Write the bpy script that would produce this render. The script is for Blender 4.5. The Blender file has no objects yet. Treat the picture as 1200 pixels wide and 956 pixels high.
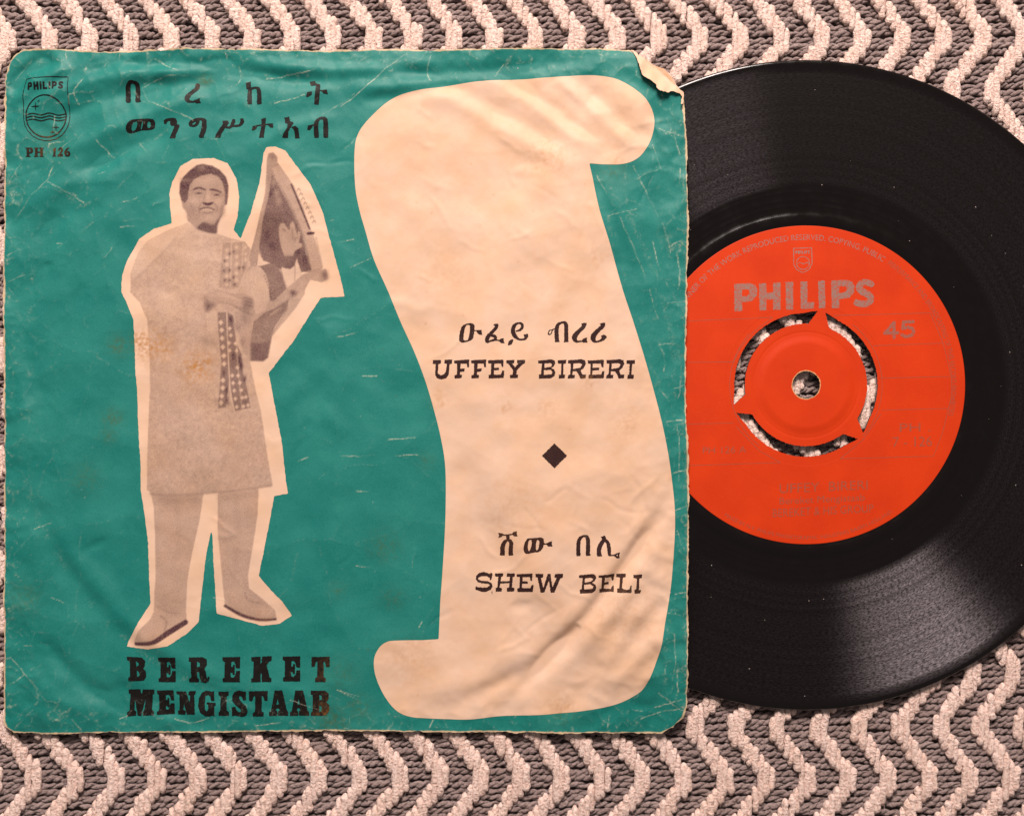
import bpy, math, random
import numpy as np

random.seed(7)
rng = np.random.default_rng(11)

# ------------------------------------------------------------------ camera / light
S = 0.175 / 762.0            # metres per photo pixel (a 7 inch record is 175 mm and 762 px across)
ZREF = 0.002
HC = 1500 * S                # camera height above the sleeve
scene = bpy.context.scene
COL = scene.collection
cam_d = bpy.data.cameras.new('camera')
cam_d.sensor_width = 36.0
cam_d.lens = 45.0
cam_d.clip_start = 0.01
cam_d.clip_end = 50
cam = bpy.data.objects.new('camera', cam_d)
cam.location = (0, 0, HC + ZREF)
COL.objects.link(cam)
scene.camera = cam

world = bpy.data.worlds.new('World')
scene.world = world
world.use_nodes = True
wb = world.node_tree.nodes['Background']
wb.inputs['Color'].default_value = (1.0, 0.90, 0.87, 1)
wb.inputs['Strength'].default_value = 0.20

ld = bpy.data.lights.new('window_light', 'AREA')
ld.shape = 'RECTANGLE'
ld.size = 0.34
ld.size_y = 0.26
ld.energy = 19.3
ld.color = (1.0, 0.87, 0.80)
lo = bpy.data.objects.new('window_light', ld)
LDIR = np.array([-0.02, math.cos(math.radians(43)), math.sin(math.radians(43))])
lo.location = tuple(LDIR * 0.95)
lo.rotation_euler = (-math.radians(47), 0, 0)
COL.objects.link(lo)

scene.view_settings.view_transform = 'Standard'
scene.view_settings.look = 'None'
scene.view_settings.exposure = 0.0
scene.view_settings.gamma = 1.0

# ------------------------------------------------------------------ generic helpers
def wx(px): return (np.asarray(px, float) - 600.0) * S
def wy(py): return (478.0 - np.asarray(py, float)) * S

def link(name, mesh, parent=None, mat=None):
    o = bpy.data.objects.new(name, mesh)
    COL.objects.link(o)
    if parent is not None: o.parent = parent
    if mat is not None: mesh.materials.append(mat)
    return o

def empty(name, label, cat, loc=(0, 0, 0)):
    o = bpy.data.objects.new(name, None)
    o.empty_display_size = 0.01
    COL.objects.link(o)
    o['label'] = label; o['category'] = cat
    o.location = loc
    return o

def build_mesh(name, verts, faces_list, attrs=None, smooth=True):
    """faces_list: list of int arrays (n,k)"""
    me = bpy.data.meshes.new(name)
    faces_list = [np.asarray(f, np.int32) for f in faces_list if len(f)]
    nv = len(verts)
    nl = sum(f.size for f in faces_list)
    nf = sum(len(f) for f in faces_list)
    me.vertices.add(nv)
    me.vertices.foreach_set('co', np.asarray(verts, np.float32).ravel())
    me.loops.add(nl)
    me.polygons.add(nf)
    me.loops.foreach_set('vertex_index', np.concatenate([f.ravel() for f in faces_list]))
    tot = np.concatenate([np.full(len(f), f.shape[1], np.int32) for f in faces_list])
    st = np.concatenate([[0], np.cumsum(tot)[:-1]]).astype(np.int32)
    me.polygons.foreach_set('loop_start', st)
    me.polygons.foreach_set('loop_total', tot)
    me.polygons.foreach_set('use_smooth', np.full(nf, smooth))
    if attrs:
        for k, v in attrs.items():
            a = me.attributes.new(k, 'FLOAT', 'POINT')
            a.data.foreach_set('value', np.asarray(v, np.float32))
    me.update(calc_edges=True)
    me.validate()
    return me

def catmull(pts, closed=True, n=6):
    p = np.asarray(pts, float)
    m = len(p)
    out = []
    rngi = range(m) if closed else range(m - 1)
    for i in rngi:
        if closed:
            p0, p1, p2, p3 = p[(i - 1) % m], p[i], p[(i + 1) % m], p[(i + 2) % m]
        else:
            p0, p1, p2, p3 = p[max(i - 1, 0)], p[i], p[i + 1], p[min(i + 2, m - 1)]
        for t in np.arange(n) / n:
            out.append(0.5 * ((2 * p1) + (-p0 + p2) * t + (2 * p0 - 5 * p1 + 4 * p2 - p3) * t * t + (-p0 + 3 * p1 - 3 * p2 + p3) * t ** 3))
    if not closed: out.append(p[-1])
    return np.array(out)

def poly_sdf(X, Y, pts):
    p = np.asarray(pts, float)
    q = np.roll(p, -1, axis=0)
    d2 = np.full(X.shape, 1e18)
    inside = np.zeros(X.shape, bool)
    for (ax, ay), (bx, by) in zip(p, q):
        ex, ey = bx - ax, by - ay
        l2 = ex * ex + ey * ey + 1e-12
        t = np.clip(((X - ax) * ex + (Y - ay) * ey) / l2, 0, 1)
        dx = X - ax - t * ex; dy = Y - ay - t * ey
        d2 = np.minimum(d2, dx * dx + dy * dy)
        if ay != by:
            c = ((ay > Y) != (by > Y))
            xi = (bx - ax) * (Y - ay) / (by - ay) + ax
            inside ^= c & (X < xi)
    d = np.sqrt(d2)
    return np.where(inside, d, -d)

def stroke_sdf(X, Y, pts):
    """pts (x,y,r): positive inside"""
    p = np.asarray(pts, float)
    best = np.full(X.shape, -1e9)
    for a, b in zip(p[:-1], p[1:]):
        ex, ey = b[0] - a[0], b[1] - a[1]
        l2 = ex * ex + ey * ey + 1e-12
        t = np.clip(((X - a[0]) * ex + (Y - a[1]) * ey) / l2, 0, 1)
        d = np.hypot(X - a[0] - t * ex, Y - a[1] - t * ey)
        best = np.maximum(best, a[2] + (b[2] - a[2]) * t - d)
    return best

def fft_noise(shape, lo_wl, hi_wl, seed, power=0.0):
    """band limited noise (wavelengths in samples), unit std"""
    r = np.random.default_rng(seed)
    n = np.fft.rfft2(r.standard_normal(shape))
    fy = np.fft.fftfreq(shape[0])[:, None]; fx = np.fft.rfftfreq(shape[1])[None, :]
    f = np.hypot(fx, fy) + 1e-9
    g = np.exp(-(f * lo_wl) ** 2 * 0.5) * (1 - np.exp(-(f * hi_wl) ** 2))
    g = g * f ** (-power)
    o = np.fft.irfft2(n * g, shape)
    return (o - o.mean()) / (o.std() + 1e-12)

class Map:
    """a raster over photo pixels, bilinear sampled"""
    def __init__(s, x0, y0, x1, y1, step):
        s.x0, s.y0, s.step = x0, y0, step
        s.nx = int((x1 - x0) / step) + 1; s.ny = int((y1 - y0) / step) + 1
        s.a = np.zeros((s.ny, s.nx))
    def grid(s):
        return np.meshgrid(s.x0 + np.arange(s.nx) * s.step, s.y0 + np.arange(s.ny) * s.step)
    def win(s, xa, ya, xb, yb):
        i0 = max(int((xa - s.x0) / s.step), 0); i1 = min(int((xb - s.x0) / s.step) + 2, s.nx)
        j0 = max(int((ya - s.y0) / s.step), 0); j1 = min(int((yb - s.y0) / s.step) + 2, s.ny)
        if i1 <= i0 or j1 <= j0: return None
        X, Y = np.meshgrid(s.x0 + np.arange(i0, i1) * s.step, s.y0 + np.arange(j0, j1) * s.step)
        return (slice(j0, j1), slice(i0, i1)), X, Y
    def __call__(s, px, py):
        u = np.clip((np.asarray(px) - s.x0) / s.step, 0, s.nx - 1.001)
        v = np.clip((np.asarray(py) - s.y0) / s.step, 0, s.ny - 1.001)
        i = u.astype(int); j = v.astype(int); fu = u - i; fv = v - j
        a = s.a
        return (a[j, i] * (1 - fu) + a[j, i + 1] * fu) * (1 - fv) + (a[j + 1, i] * (1 - fu) + a[j + 1, i + 1] * fu) * fv

class Field(Map):
    """signed field (positive inside) that becomes a mesh by marching squares"""
    def __init__(s, x0, y0, x1, y1, step):
        super().__init__(x0, y0, x1, y1, step)
        s.a[:] = -6.0
    def add(s, fn, pts, pad, sign):
        p = np.asarray(pts, float)
        w = s.win(p[:, 0].min() - pad, p[:, 1].min() - pad, p[:, 0].max() + pad, p[:, 1].max() + pad)
        if w is None: return
        sl, X, Y = w
        d = fn(X, Y, p)
        s.a[sl] = np.maximum(s.a[sl], d) if sign > 0 else np.minimum(s.a[sl], -d)
    def poly(s, pts, smooth=False, sign=1):
        if smooth: pts = catmull(pts)
        s.add(poly_sdf, pts, 4, sign)
    def stroke(s, pts, smooth=True, sign=1):
        p = np.asarray(pts, float)
        if smooth and len(p) > 2: p = catmull(p, closed=False, n=5)
        s.add(stroke_sdf, p, 4 + p[:, 2].max(), sign)
    def rough(s, amp, wl, seed):
        s.a += amp * fft_noise(s.a.shape, wl / s.step, wl * 4 / s.step, seed)

CASES = {1: ['c0', 'e0', 'e3'], 2: ['c1', 'e1', 'e0'], 3: ['c0', 'c1', 'e1', 'e3'], 4: ['c2', 'e2', 'e1'],
         5: ['c0', 'e0', 'e1', 'c2', 'e2', 'e3'], 6: ['c1', 'c2', 'e2', 'e0'], 7: ['c0', 'c1', 'c2', 'e2', 'e3'],
         8: ['c3', 'e3', 'e2'], 9: ['c0', 'e0', 'e2', 'c3'], 10: ['c1', 'e1', 'e2', 'c3', 'e3', 'e0'],
         11: ['c0', 'c1', 'e1', 'e2', 'c3'], 12: ['c2', 'c3', 'e3', 'e1'], 13: ['c0', 'e0', 'e1', 'c2', 'c3'],
         14: ['c1', 'c2', 'c3', 'e3', 'e0'], 15: ['c0', 'c1', 'c2', 'c3']}

def march(F):
    """returns px,py arrays, faces list, contour edges (n,2)"""
    a = F.a
    ins = a > 0
    ny, nx = a.shape
    cid = np.full(a.shape, -1, np.int64)
    jj, ii = np.nonzero(ins)
    cid[jj, ii] = np.arange(len(ii))
    px = [F.x0 + ii * F.step]; py = [F.y0 + jj * F.step]
    n = len(ii)
    hid = np.full((ny, nx), -1, np.int64); vid = np.full((ny, nx), -1, np.int64)
    j, i = np.nonzero(ins[:, :-1] != ins[:, 1:])
    t = np.clip(a[j, i] / (a[j, i] - a[j, i + 1]), 0.02, 0.98)
    hid[j, i] = n + np.arange(len(i)); n += len(i)
    px.append(F.x0 + (i + t) * F.step); py.append(F.y0 + j * F.step)
    j, i = np.nonzero(ins[:-1, :] != ins[1:, :])
    t = np.clip(a[j, i] / (a[j, i] - a[j + 1, i]), 0.02, 0.98)
    vid[j, i] = n + np.arange(len(i)); n += len(i)
    px.append(F.x0 + i * F.step); py.append(F.y0 + (j + t) * F.step)
    code = ins[:-1, :-1] * 1 + ins[:-1, 1:] * 2 + ins[1:, 1:] * 4 + ins[1:, :-1] * 8
    faces = []; edges = []
    for c, seq in CASES.items():
        j, i = np.nonzero(code == c)
        if not len(i): continue
        tok = {'c0': cid[j, i], 'c1': cid[j, i + 1], 'c2': cid[j + 1, i + 1], 'c3': cid[j + 1, i],
               'e0': hid[j, i], 'e1': vid[j, i + 1], 'e2': hid[j + 1, i], 'e3': vid[j, i]}
        faces.append(np.stack([tok[k] for k in seq[::-1]], 1))
        for k in range(len(seq)):
            if seq[k][0] == 'e' and seq[(k + 1) % len(seq)][0] == 'e':
                edges.append(np.stack([tok[seq[k]], tok[seq[(k + 1) % len(seq)]]], 1))
    return np.concatenate(px), np.concatenate(py), faces, (np.concatenate(edges) if edges else np.zeros((0, 2), int))

def C(ox, oy, s, pts):
    """crop coordinates -> photo pixels (third column is a radius)"""
    return [(ox + p[0] / s, oy + p[1] / s) if len(p) == 2 else (ox + p[0] / s, oy + p[1] / s, p[2] / s) for p in pts]

# ------------------------------------------------------------------ node helpers
def new_mat(name):
    m = bpy.data.materials.new(name); m.use_nodes = True
    nt = m.node_tree
    b = nt.nodes['Principled BSDF']
    return m, nt, b
def N(nt, t, **kw):
    n = nt.nodes.new(t)
    for k, v in kw.items():
        if k in n.inputs and not hasattr(n, k): n.inputs[k].default_value = v
        elif hasattr(n, k): setattr(n, k, v)
        else: n.inputs[k].default_value = v
    return n
def mixc(nt, fac, a, b):
    n = nt.nodes.new('ShaderNodeMix'); n.data_type = 'RGBA'
    for sock, v in ((n.inputs[0], fac), (n.inputs[6], a), (n.inputs[7], b)):
        if hasattr(v, 'links') or hasattr(v, 'is_linked'): nt.links.new(v, sock)
        elif isinstance(v, (int, float)): sock.default_value = v
        else: sock.default_value = (*v, 1)
    return n.outputs[2]
def math_(nt, op, a, b=0.0, clamp=False):
    n = nt.nodes.new('ShaderNodeMath'); n.operation = op; n.use_clamp = clamp
    for sock, v in ((n.inputs[0], a), (n.inputs[1], b)):
        if hasattr(v, 'is_linked'): nt.links.new(v, sock)
        else: sock.default_value = v
    return n.outputs[0]
def noise(nt, vec, scale, detail=3, rough=0.55):
    n = N(nt, 'ShaderNodeTexNoise'); n.inputs['Scale'].default_value = scale
    n.inputs['Detail'].default_value = detail; n.inputs['Roughness'].default_value = rough
    if vec is not None: nt.links.new(vec, n.inputs['Vector'])
    return n.outputs['Fac']
def ramp(nt, v, lo, hi, a=0.0, b=1.0):
    n = nt.nodes.new('ShaderNodeMapRange'); n.clamp = True
    nt.links.new(v, n.inputs[0])
    n.inputs[1].default_value = lo; n.inputs[2].default_value = hi; n.inputs[3].default_value = a; n.inputs[4].default_value = b
    return n.outputs[0]
def attr(nt, name):
    n = nt.nodes.new('ShaderNodeAttribute'); n.attribute_name = name
    return n.outputs['Fac']
def position(nt):
    return nt.nodes.new('ShaderNodeNewGeometry').outputs['Position']

CREAM = (0.585, 0.405, 0.298)
CRACKC = (0.44, 0.45, 0.34)
EDGEC = (0.46, 0.34, 0.21)
def paper_mat(name, color, kind):
    m, nt, b = new_mat(name)
    pos = position(nt)
    n1 = noise(nt, pos, 90, 4)                       # centimetre mottling
    n2 = noise(nt, pos, 2600, 3, 0.6)                # print grain
    n3 = noise(nt, pos, 420, 3)
    col = color
    if kind == 'teal':
        c = mixc(nt, ramp(nt, n1, 0.35, 0.65), tuple(x * 0.90 for x in color), (color[0] * 1.25 + 0.006, color[1] * 1.08, color[2] * 1.06))
        c = mixc(nt, ramp(nt, n2, 0.35, 0.72, 0.0, 0.30), c, (color[0] + 0.02, color[1] * 1.22, color[2] * 1.25))
        c = mixc(nt, ramp(nt, n2, 0.50, 0.28, 0.0, 0.35), c, tuple(x * 0.62 for x in color))
    elif kind == 'cream':
        c = mixc(nt, ramp(nt, n1, 0.38, 0.68), color, (color[0] * 0.97, color[1] * 0.90, color[2] * 0.80))
        c = mixc(nt, ramp(nt, n3, 0.52, 0.75, 0.0, 0.25), c, (color[0] * 0.93, color[1] * 0.80, color[2] * 0.68))
        c = mixc(nt, ramp(nt, n2, 0.60, 0.78, 0.0, 0.30), c, (color[0] * 0.80, color[1] * 0.62, color[2] * 0.48))
    elif kind == 'ink':
        c = mixc(nt, ramp(nt, n2, 0.50, 0.78, 0.0, 0.5), color, (color[0] * 2.5 + 0.012, color[1] * 2.0 + 0.006, color[2] * 2.0 + 0.005))
        c = mixc(nt, ramp(nt, n3, 0.62, 0.80, 0.0, 0.5), c, (0.05, 0.026, 0.02))
    elif kind == 'halftone':
        ink = attr(nt, 'ink')
        g = math_(nt, 'ADD', ink, math_(nt, 'MULTIPLY', math_(nt, 'SUBTRACT', noise(nt, pos, 3600, 2, 0.7), 0.5), 0.42))
        g = math_(nt, 'ADD', g, math_(nt, 'MULTIPLY', math_(nt, 'SUBTRACT', n3, 0.5), 0.16), clamp=True)
        g = math_(nt, 'MULTIPLY', math_(nt, 'MULTIPLY', g, 1.12), ramp(nt, ink, 0.0, 0.12), clamp=True)
        c = mixc(nt, ramp(nt, n1, 0.38, 0.68), color, (color[0] * 0.97, color[1] * 0.92, color[2] * 0.84))
        c = mixc(nt, g, c, (0.050, 0.017, 0.026))
    st = attr(nt, 'stain')
    c = mixc(nt, math_(nt, 'MULTIPLY', st, ramp(nt, n3, 0.25, 0.65, 0.45, 1.0)), c, (0.34, 0.155, 0.045) if kind != 'teal' else (0.055, 0.075, 0.02))
    cr = attr(nt, 'crack')
    crf = math_(nt, 'MULTIPLY', math_(nt, 'POWER', cr, 1.25), ramp(nt, noise(nt, pos, 1500, 2), 0.36, 0.58, 0.15, 1.0), clamp=True)
    if kind in ('cream', 'halftone'): crf = math_(nt, 'MULTIPLY', crf, 0.45)
    c = mixc(nt, crf, c, CRACKC if kind != 'cream' else (0.62, 0.47, 0.35))
    if kind == 'teal':
        rb = attr(nt, 'rub')
        rbf = ramp(nt, math_(nt, 'ADD', rb, math_(nt, 'MULTIPLY', math_(nt, 'SUBTRACT', noise(nt, pos, 1100, 4, 0.7), 0.5), 1.7)), 0.50, 0.95, 0.0, 0.62)
        c = mixc(nt, rbf, c, (0.22, 0.21, 0.135))
    ed = attr(nt, 'edge')
    edf = ramp(nt, math_(nt, 'ADD', ed, math_(nt, 'MULTIPLY', math_(nt, 'SUBTRACT', noise(nt, pos, 600, 3), 0.5), 0.9)), 0.45, 0.75)
    c = mixc(nt, edf, c, EDGEC)
    nt.links.new(c, b.inputs['Base Color'])
    b.inputs['Roughness'].default_value = 0.52
    b.inputs['Specular IOR Level'].default_value = {'teal': 0.22, 'ink': 0.12}.get(kind, 0.10)
    bp = N(nt, 'ShaderNodeBump'); bp.inputs['Strength'].default_value = 0.28; bp.inputs['Distance'].default_value = 0.00010
    hsum = math_(nt, 'ADD', math_(nt, 'MULTIPLY', n3, 0.7), math_(nt, 'MULTIPLY', n2, 0.35))
    hsum = math_(nt, 'ADD', hsum, math_(nt, 'MULTIPLY', noise(nt, pos, 160, 3), 0.8))
    nt.links.new(hsum, bp.inputs['Height']); nt.links.new(bp.outputs[0], b.inputs['Normal'])
    return m

M_TEAL = paper_mat('teal_printed_paper', (0.0045, 0.150, 0.128), 'teal')
M_CREAM = paper_mat('cream_unprinted_paper', CREAM, 'cream')
M_INK = paper_mat('black_printing_ink', (0.006, 0.0055, 0.005), 'ink')
M_INK_S = paper_mat('brown_black_printing_ink', (0.026, 0.011, 0.010), 'ink')
M_HALF = paper_mat('halftone_picture_print', CREAM, 'halftone')

# ------------------------------------------------------------------ the sleeve's outline, height, cracks and stains
SO = [(6, 96), (8, 86), (12, 73), (20, 63), (28, 59), (60, 57.5), (115, 61), (168, 60), (230, 57), (300, 58), (385, 60), (440, 58), (520, 59),
      (600, 57), (660, 57), (705, 58), (738, 60), (742, 62), (748, 67), (757, 73.5), (770, 84), (781, 95), (791, 104.5), (799, 112), (799.5, 126), (803, 165),
      (805, 256), (804, 322), (802.5, 392), (802.5, 473), (805, 536), (806, 592), (804.5, 680), (805, 740), (804, 824), (799, 839), (789, 850.5),
      (774, 858), (690, 858), (596, 857.5), (500, 857), (400, 856), (300, 857), (200, 858), (120, 858.5), (50, 859.5), (17, 857.5), (8, 852), (5, 845), (4.5, 700), (5, 500), (4, 300), (6, 160)]
HM = Map(-12, 40, 822, 876, 1.0)       # height of the front sheet in millimetres
X, Y = HM.grid()
dedge = np.minimum(np.minimum(X - 5, Y - 58), 858 - Y)
rec = np.hypot(X - 945, Y - 451)
air = 0.70 + 0.85 * (1 - np.exp(-np.clip(dedge, 0, None) / 34.0))
over = 1 / (1 + np.exp((rec - 402) / 9.0))
HM.a = air * (1 - over) + over * np.maximum(air, 3.1)
right = np.clip((X - 640) / 160, 0, 1)
HM.a += 0.55 * right * (1 - over) * (1 - np.exp(-np.clip(dedge, 0, None) / 26.0))
FOLD = 1.9
def fold(pts, w, amp, step=0.0):
    """a soft ridge (amp > 0) or valley along a line; step adds a rise on its right-hand side"""
    p = catmull(np.asarray(pts, float), closed=False, n=8)
    r = HM.win(p[:, 0].min() - 4 * w, p[:, 1].min() - 4 * w, p[:, 0].max() + 4 * w, p[:, 1].max() + 4 * w)
    if r is None: return
    sl, X, Y = r
    best = np.full(X.shape, 1e9); tt = np.zeros(X.shape); side = np.zeros(X.shape)
    n = len(p) - 1
    for k in range(n):
        a, b = p[k], p[k + 1]
        ex, ey = b - a
        l2 = ex * ex + ey * ey + 1e-9
        t = np.clip(((X - a[0]) * ex + (Y - a[1]) * ey) / l2, 0, 1)
        d = np.hypot(X - a[0] - t * ex, Y - a[1] - t * ey)
        m = d < best
        best = np.where(m, d, best); tt = np.where(m, (k + t) / n, tt)
        side = np.where(m, np.sign(ex * (Y - a[1]) - ey * (X - a[0])), side)
    q = np.clip(np.minimum(tt, 1 - tt) / 0.30, 0, 1); env = q * q * (3 - 2 * q) * FOLD
    HM.a[sl] += amp * np.exp(-(best / w) ** 2) * env
    if step: HM.a[sl] += step * side * (best / w) * np.exp(-(best / w) ** 2 * 0.6) * env

def arc(cx, cy, r, a0, a1, n=14, wob=5):
    return [(cx + (r + random.uniform(-wob, wob)) * math.cos(math.radians(a)), cy + (r + random.uniform(-wob, wob)) * math.sin(math.radians(a))) for a in np.linspace(a0, a1, n)]
# ring pressed into the sleeve by the record (screen angles, y down)
fold(arc(402, 455, 388, -30, 70, 16, 3), 12, 0.0, 0.12)
fold([(790, 570), (771, 602), (742, 645), (715, 682), (682, 726), (645, 768), (608, 806), (572, 838)], 9, -0.62, 0.26)
fold([(800, 600), (760, 650), (725, 700), (690, 745), (655, 785), (620, 815)], 13, 0.40, 0)
fold([(690, 716), (650, 756), (612, 786), (560, 812), (506, 836)], 9, -0.30, 0.06)
fold([(640, 745), (600, 770), (550, 795), (470, 815)], 14, 0.22, 0)
fold([(800, 690), (770, 715), (745, 745), (735, 770)], 10, -0.25, 0)
fold([(800, 735), (765, 750), (735, 785), (700, 800)], 9, 0.25, 0)
fold([(765, 700), (740, 725), (720, 760), (700, 780)], 9, 0.22, 0)
fold(arc(405, 455, 386, 95, 170, 12, 4), 13, -0.22, 0.10)
fold(arc(405, 455, 372, 100, 165, 12, 4), 12, 0.18, 0)
fold(arc(405, 455, 384, 175, 245, 12, 5), 14, -0.22, 0.08)
fold([(40, 735), (70, 775), (110, 812), (160, 835)], 10, -0.35, 0.10)
fold([(20, 770), (60, 810), (110, 838)], 10, 0.28, 0)
fold([(130, 800), (170, 818), (215, 842), (245, 850)], 8, -0.24, 0.05)
fold([(180, 845), (215, 842), (255, 828), (300, 820)], 9, 0.24, 0.05)
# top right diagonal folds
for pts, w, am in (([(500, 92), (560, 118), (620, 150), (680, 190)], 11, -0.30), ([(470, 92), (540, 122), (610, 165), (690, 205)], 12, 0.32),
                   ([(580, 82), (625, 110), (680, 150), (735, 190)], 9, -0.34), ([(560, 88), (605, 112), (650, 145), (700, 185)], 8, 0.24),
                   ([(650, 78), (690, 105), (730, 145), (760, 165)], 9, -0.28), ([(625, 78), (670, 108), (715, 150), (750, 182)], 8, 0.26),
                   ([(700, 85), (735, 115), (765, 150), (800, 200)], 9, 0.22), ([(705, 200), (725, 250), (750, 310), (775, 380)], 10, 0.20),
                   ([(690, 195), (715, 255), (735, 320)], 9, -0.18), ([(740, 190), (765, 250), (785, 320)], 9, -0.20)):
    fold(pts, w, am)
# top band and top left folds
for pts, w, am in (([(20, 130), (90, 100), (170, 86), (260, 82)], 9, 0.30), ([(30, 160), (90, 128), (150, 108), (215, 96), (280, 92)], 10, -0.32),
                   ([(60, 190), (120, 158), (190, 128), (270, 108)], 10, 0.28), ([(70, 215), (140, 180), (210, 150)], 9, -0.24),
                   ([(10, 110), (35, 82), (70, 68)], 8, -0.42), ([(12, 130), (45, 98), (85, 78)], 8, 0.36),
                   ([(230, 70), (300, 88), (380, 98), (450, 90)], 9, -0.30), ([(270, 66), (340, 80), (430, 82), (520, 72)], 8, 0.26),
                   ([(330, 112), (400, 98), (460, 105), (520, 96)], 9, 0.26), ([(420, 70), (500, 86), (600, 80), (700, 70)], 8, -0.24),
                   ([(120, 70), (200, 76), (300, 70)], 7, -0.22), ([(420, 120), (480, 108), (560, 100)], 8, -0.22),
                   ([(20, 250), (80, 215), (150, 205)], 12, 0.22), ([(15, 300), (70, 255), (140, 240)], 12, -0.20),
                   ([(10, 400), (30, 480), (25, 580)], 12, 0.2), ([(290, 180), (340, 150), (410, 135)], 9, 0.18)):
    fold(pts, w, am * 1.5)
rr = random.Random(5)
for k in range(70):                   # small random crumples, denser towards the edges
    e = rr.random()
    if e < 0.30: x, y = rr.uniform(20, 790), rr.uniform(65, 130)
    elif e < 0.48: x, y = rr.uniform(745, 798), rr.uniform(120, 840)
    elif e < 0.62: x, y = rr.uniform(20, 790), rr.uniform(800, 850)
    elif e < 0.74: x, y = rr.uniform(12, 60), rr.uniform(90, 840)
    else: x, y = rr.uniform(60, 750), rr.uniform(120, 800)
    L = rr.uniform(20, 70); th = rr.uniform(0, math.pi)
    q = [(x + L * (t - .5) * math.cos(th) + rr.uniform(-5, 5), y + L * (t - .5) * math.sin(th) + rr.uniform(-5, 5)) for t in (0, .33, .66, 1)]
    fold(q, rr.uniform(5, 11), rr.choice((-1, 1)) * rr.uniform(0.05, 0.16))
def hair(x, y, L, th, w, a):
    q = []
    for t in np.linspace(-.5, .5, 5):
        q.append((x + L * t * math.cos(th) + rr.uniform(-1, 1) * L * 0.05, y + L * t * math.sin(th) + rr.uniform(-1, 1) * L * 0.05))
    fold(q, w, a / FOLD)
    return q
HAIRS = []
for k in range(95):                   # sharp hairline creases
    e = rr.random()
    if e < 0.28: x, y, th = rr.uniform(430, 780), rr.uniform(95, 330), rr.gauss(0.6, 0.5)
    elif e < 0.55: x, y, th = rr.uniform(560, 795), rr.uniform(560, 845), rr.choice((rr.gauss(-0.8, 0.3), rr.gauss(0.5, 0.3)))
    elif e < 0.75: x, y, th = rr.uniform(10, 420), rr.uniform(62, 260), rr.gauss(-0.4, 0.5)
    else: x, y, th = rr.uniform(20, 780), rr.uniform(100, 840), rr.uniform(0, math.pi)
    HAIRS.append(hair(x, y, rr.uniform(22, 75), th, rr.uniform(2.0, 3.2), rr.choice((-1, 1, 1)) * rr.uniform(0.06, 0.15)))
taper = 0.35 + 0.65 * np.exp(-np.clip(np.minimum(dedge, 806 - X), 0, None) / 90.0)
corner = np.exp(-np.hypot(X - 60, Y - 80) / 170) + np.exp(-np.hypot(X - 760, Y - 90) / 130) + np.exp(-np.hypot(X - 770, Y - 800) / 130) + 0.8 * np.exp(-np.hypot(X - 30, Y - 830) / 90)
rim = np.exp(-np.clip(np.minimum(dedge, 806 - X), 0, None) / 26.0)
def facets(spacing, seed, warp):
    """flat facets meeting in sharp creases: distance to the nearest of scattered points"""
    r = np.random.default_rng(seed)
    xs = np.arange(-40, 860, spacing); ys = np.arange(10, 900, spacing)
    gx, gy = np.meshgrid(xs, ys)
    p = np.stack([gx.ravel(), gy.ravel()], 1) + r.uniform(-0.55, 0.55, (gx.size, 2)) * spacing
    wxx = X + warp * fft_noise(X.shape, spacing, 4 * spacing, seed + 1); wyy = Y + warp * fft_noise(X.shape, spacing, 4 * spacing, seed + 2)
    f1 = np.full(X.shape, 1e9); f2 = np.full(X.shape, 1e9)
    for a, b in p:
        R = spacing * 2.3
        w = HM.win(a - R, b - R, a + R, b + R)
        if w is None: continue
        sl = w[0]
        d = np.hypot(wxx[sl] - a, wyy[sl] - b)
        g1, g2 = f1[sl], f2[sl]
        f2[sl] = np.minimum(g2, np.maximum(g1, d)); f1[sl] = np.minimum(g1, d)
    return np.sqrt(f1 ** 2 + 25.0), f2 - f1
fa, ga = facets(95, 101, 5)
fb, gb = facets(44, 102, 3.5)
fc, gc = facets(22, 103, 2.5)
HM.a += S * 1e3 * (0.055 * fa * (0.55 + 0.45 * np.clip(corner, 0, 1)) + 0.13 * fb * np.clip(corner * 0.8 + rim * 0.5 + 0.06, 0, 1) + 0.12 * fc * np.clip(rim * 0.8 + corner * 0.25, 0, 1)) - 0.6
HM.a += 0.016 * fft_noise(HM.a.shape, 14, 60, 3) * taper + 0.075 * fft_noise(HM.a.shape, 60, 200, 4) + 0.005 * fft_noise(HM.a.shape, 6, 16, 6) * taper
# the creases are where the print cracks
pn = np.clip(0.5 + 0.6 * fft_noise(X.shape, 12, 60, 7), 0, 1) * np.clip(0.6 + 0.5 * fft_noise(X.shape, 2.5, 9, 8), 0, 1)
CREASE = np.maximum.reduce([np.clip(1.2 - ga / 1.1, 0, 1) * np.clip(0.22 + corner * 0.5, 0, 0.7), np.clip(1.2 - gb / 1.1, 0, 1) * np.clip(corner * 0.9 + rim * 0.5, 0, 0.9), np.clip(1.2 - gc / 1.2, 0, 1) * np.clip(rim * 0.85, 0, 0.85)]) * pn
ringd = np.hypot(X - 402, Y - 455) - 388
CREASE = np.maximum(CREASE, 0.45 * np.exp(-(ringd / 3.5) ** 2) * np.clip(fft_noise(X.shape, 3, 14, 12) * 0.5, 0, 1) * np.clip(fft_noise(X.shape, 30, 120, 13), 0, 1))
RUB = np.clip(np.exp(-(806 - X) / 11.0) * 0.75 + np.exp(-np.clip(dedge, 0, None) / 4.5) * 0.45, 0, 1)
HM.a = np.maximum(HM.a, np.where(rec < 388, 2.06, 0.62))
kk = np.array([1, 4, 6, 4, 1]) / 16.0
for ax in (0, 1):
    HM.a = sum(np.roll(HM.a, s, ax) * w for s, w in zip((-2, -1, 0, 1, 2), kk))

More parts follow.
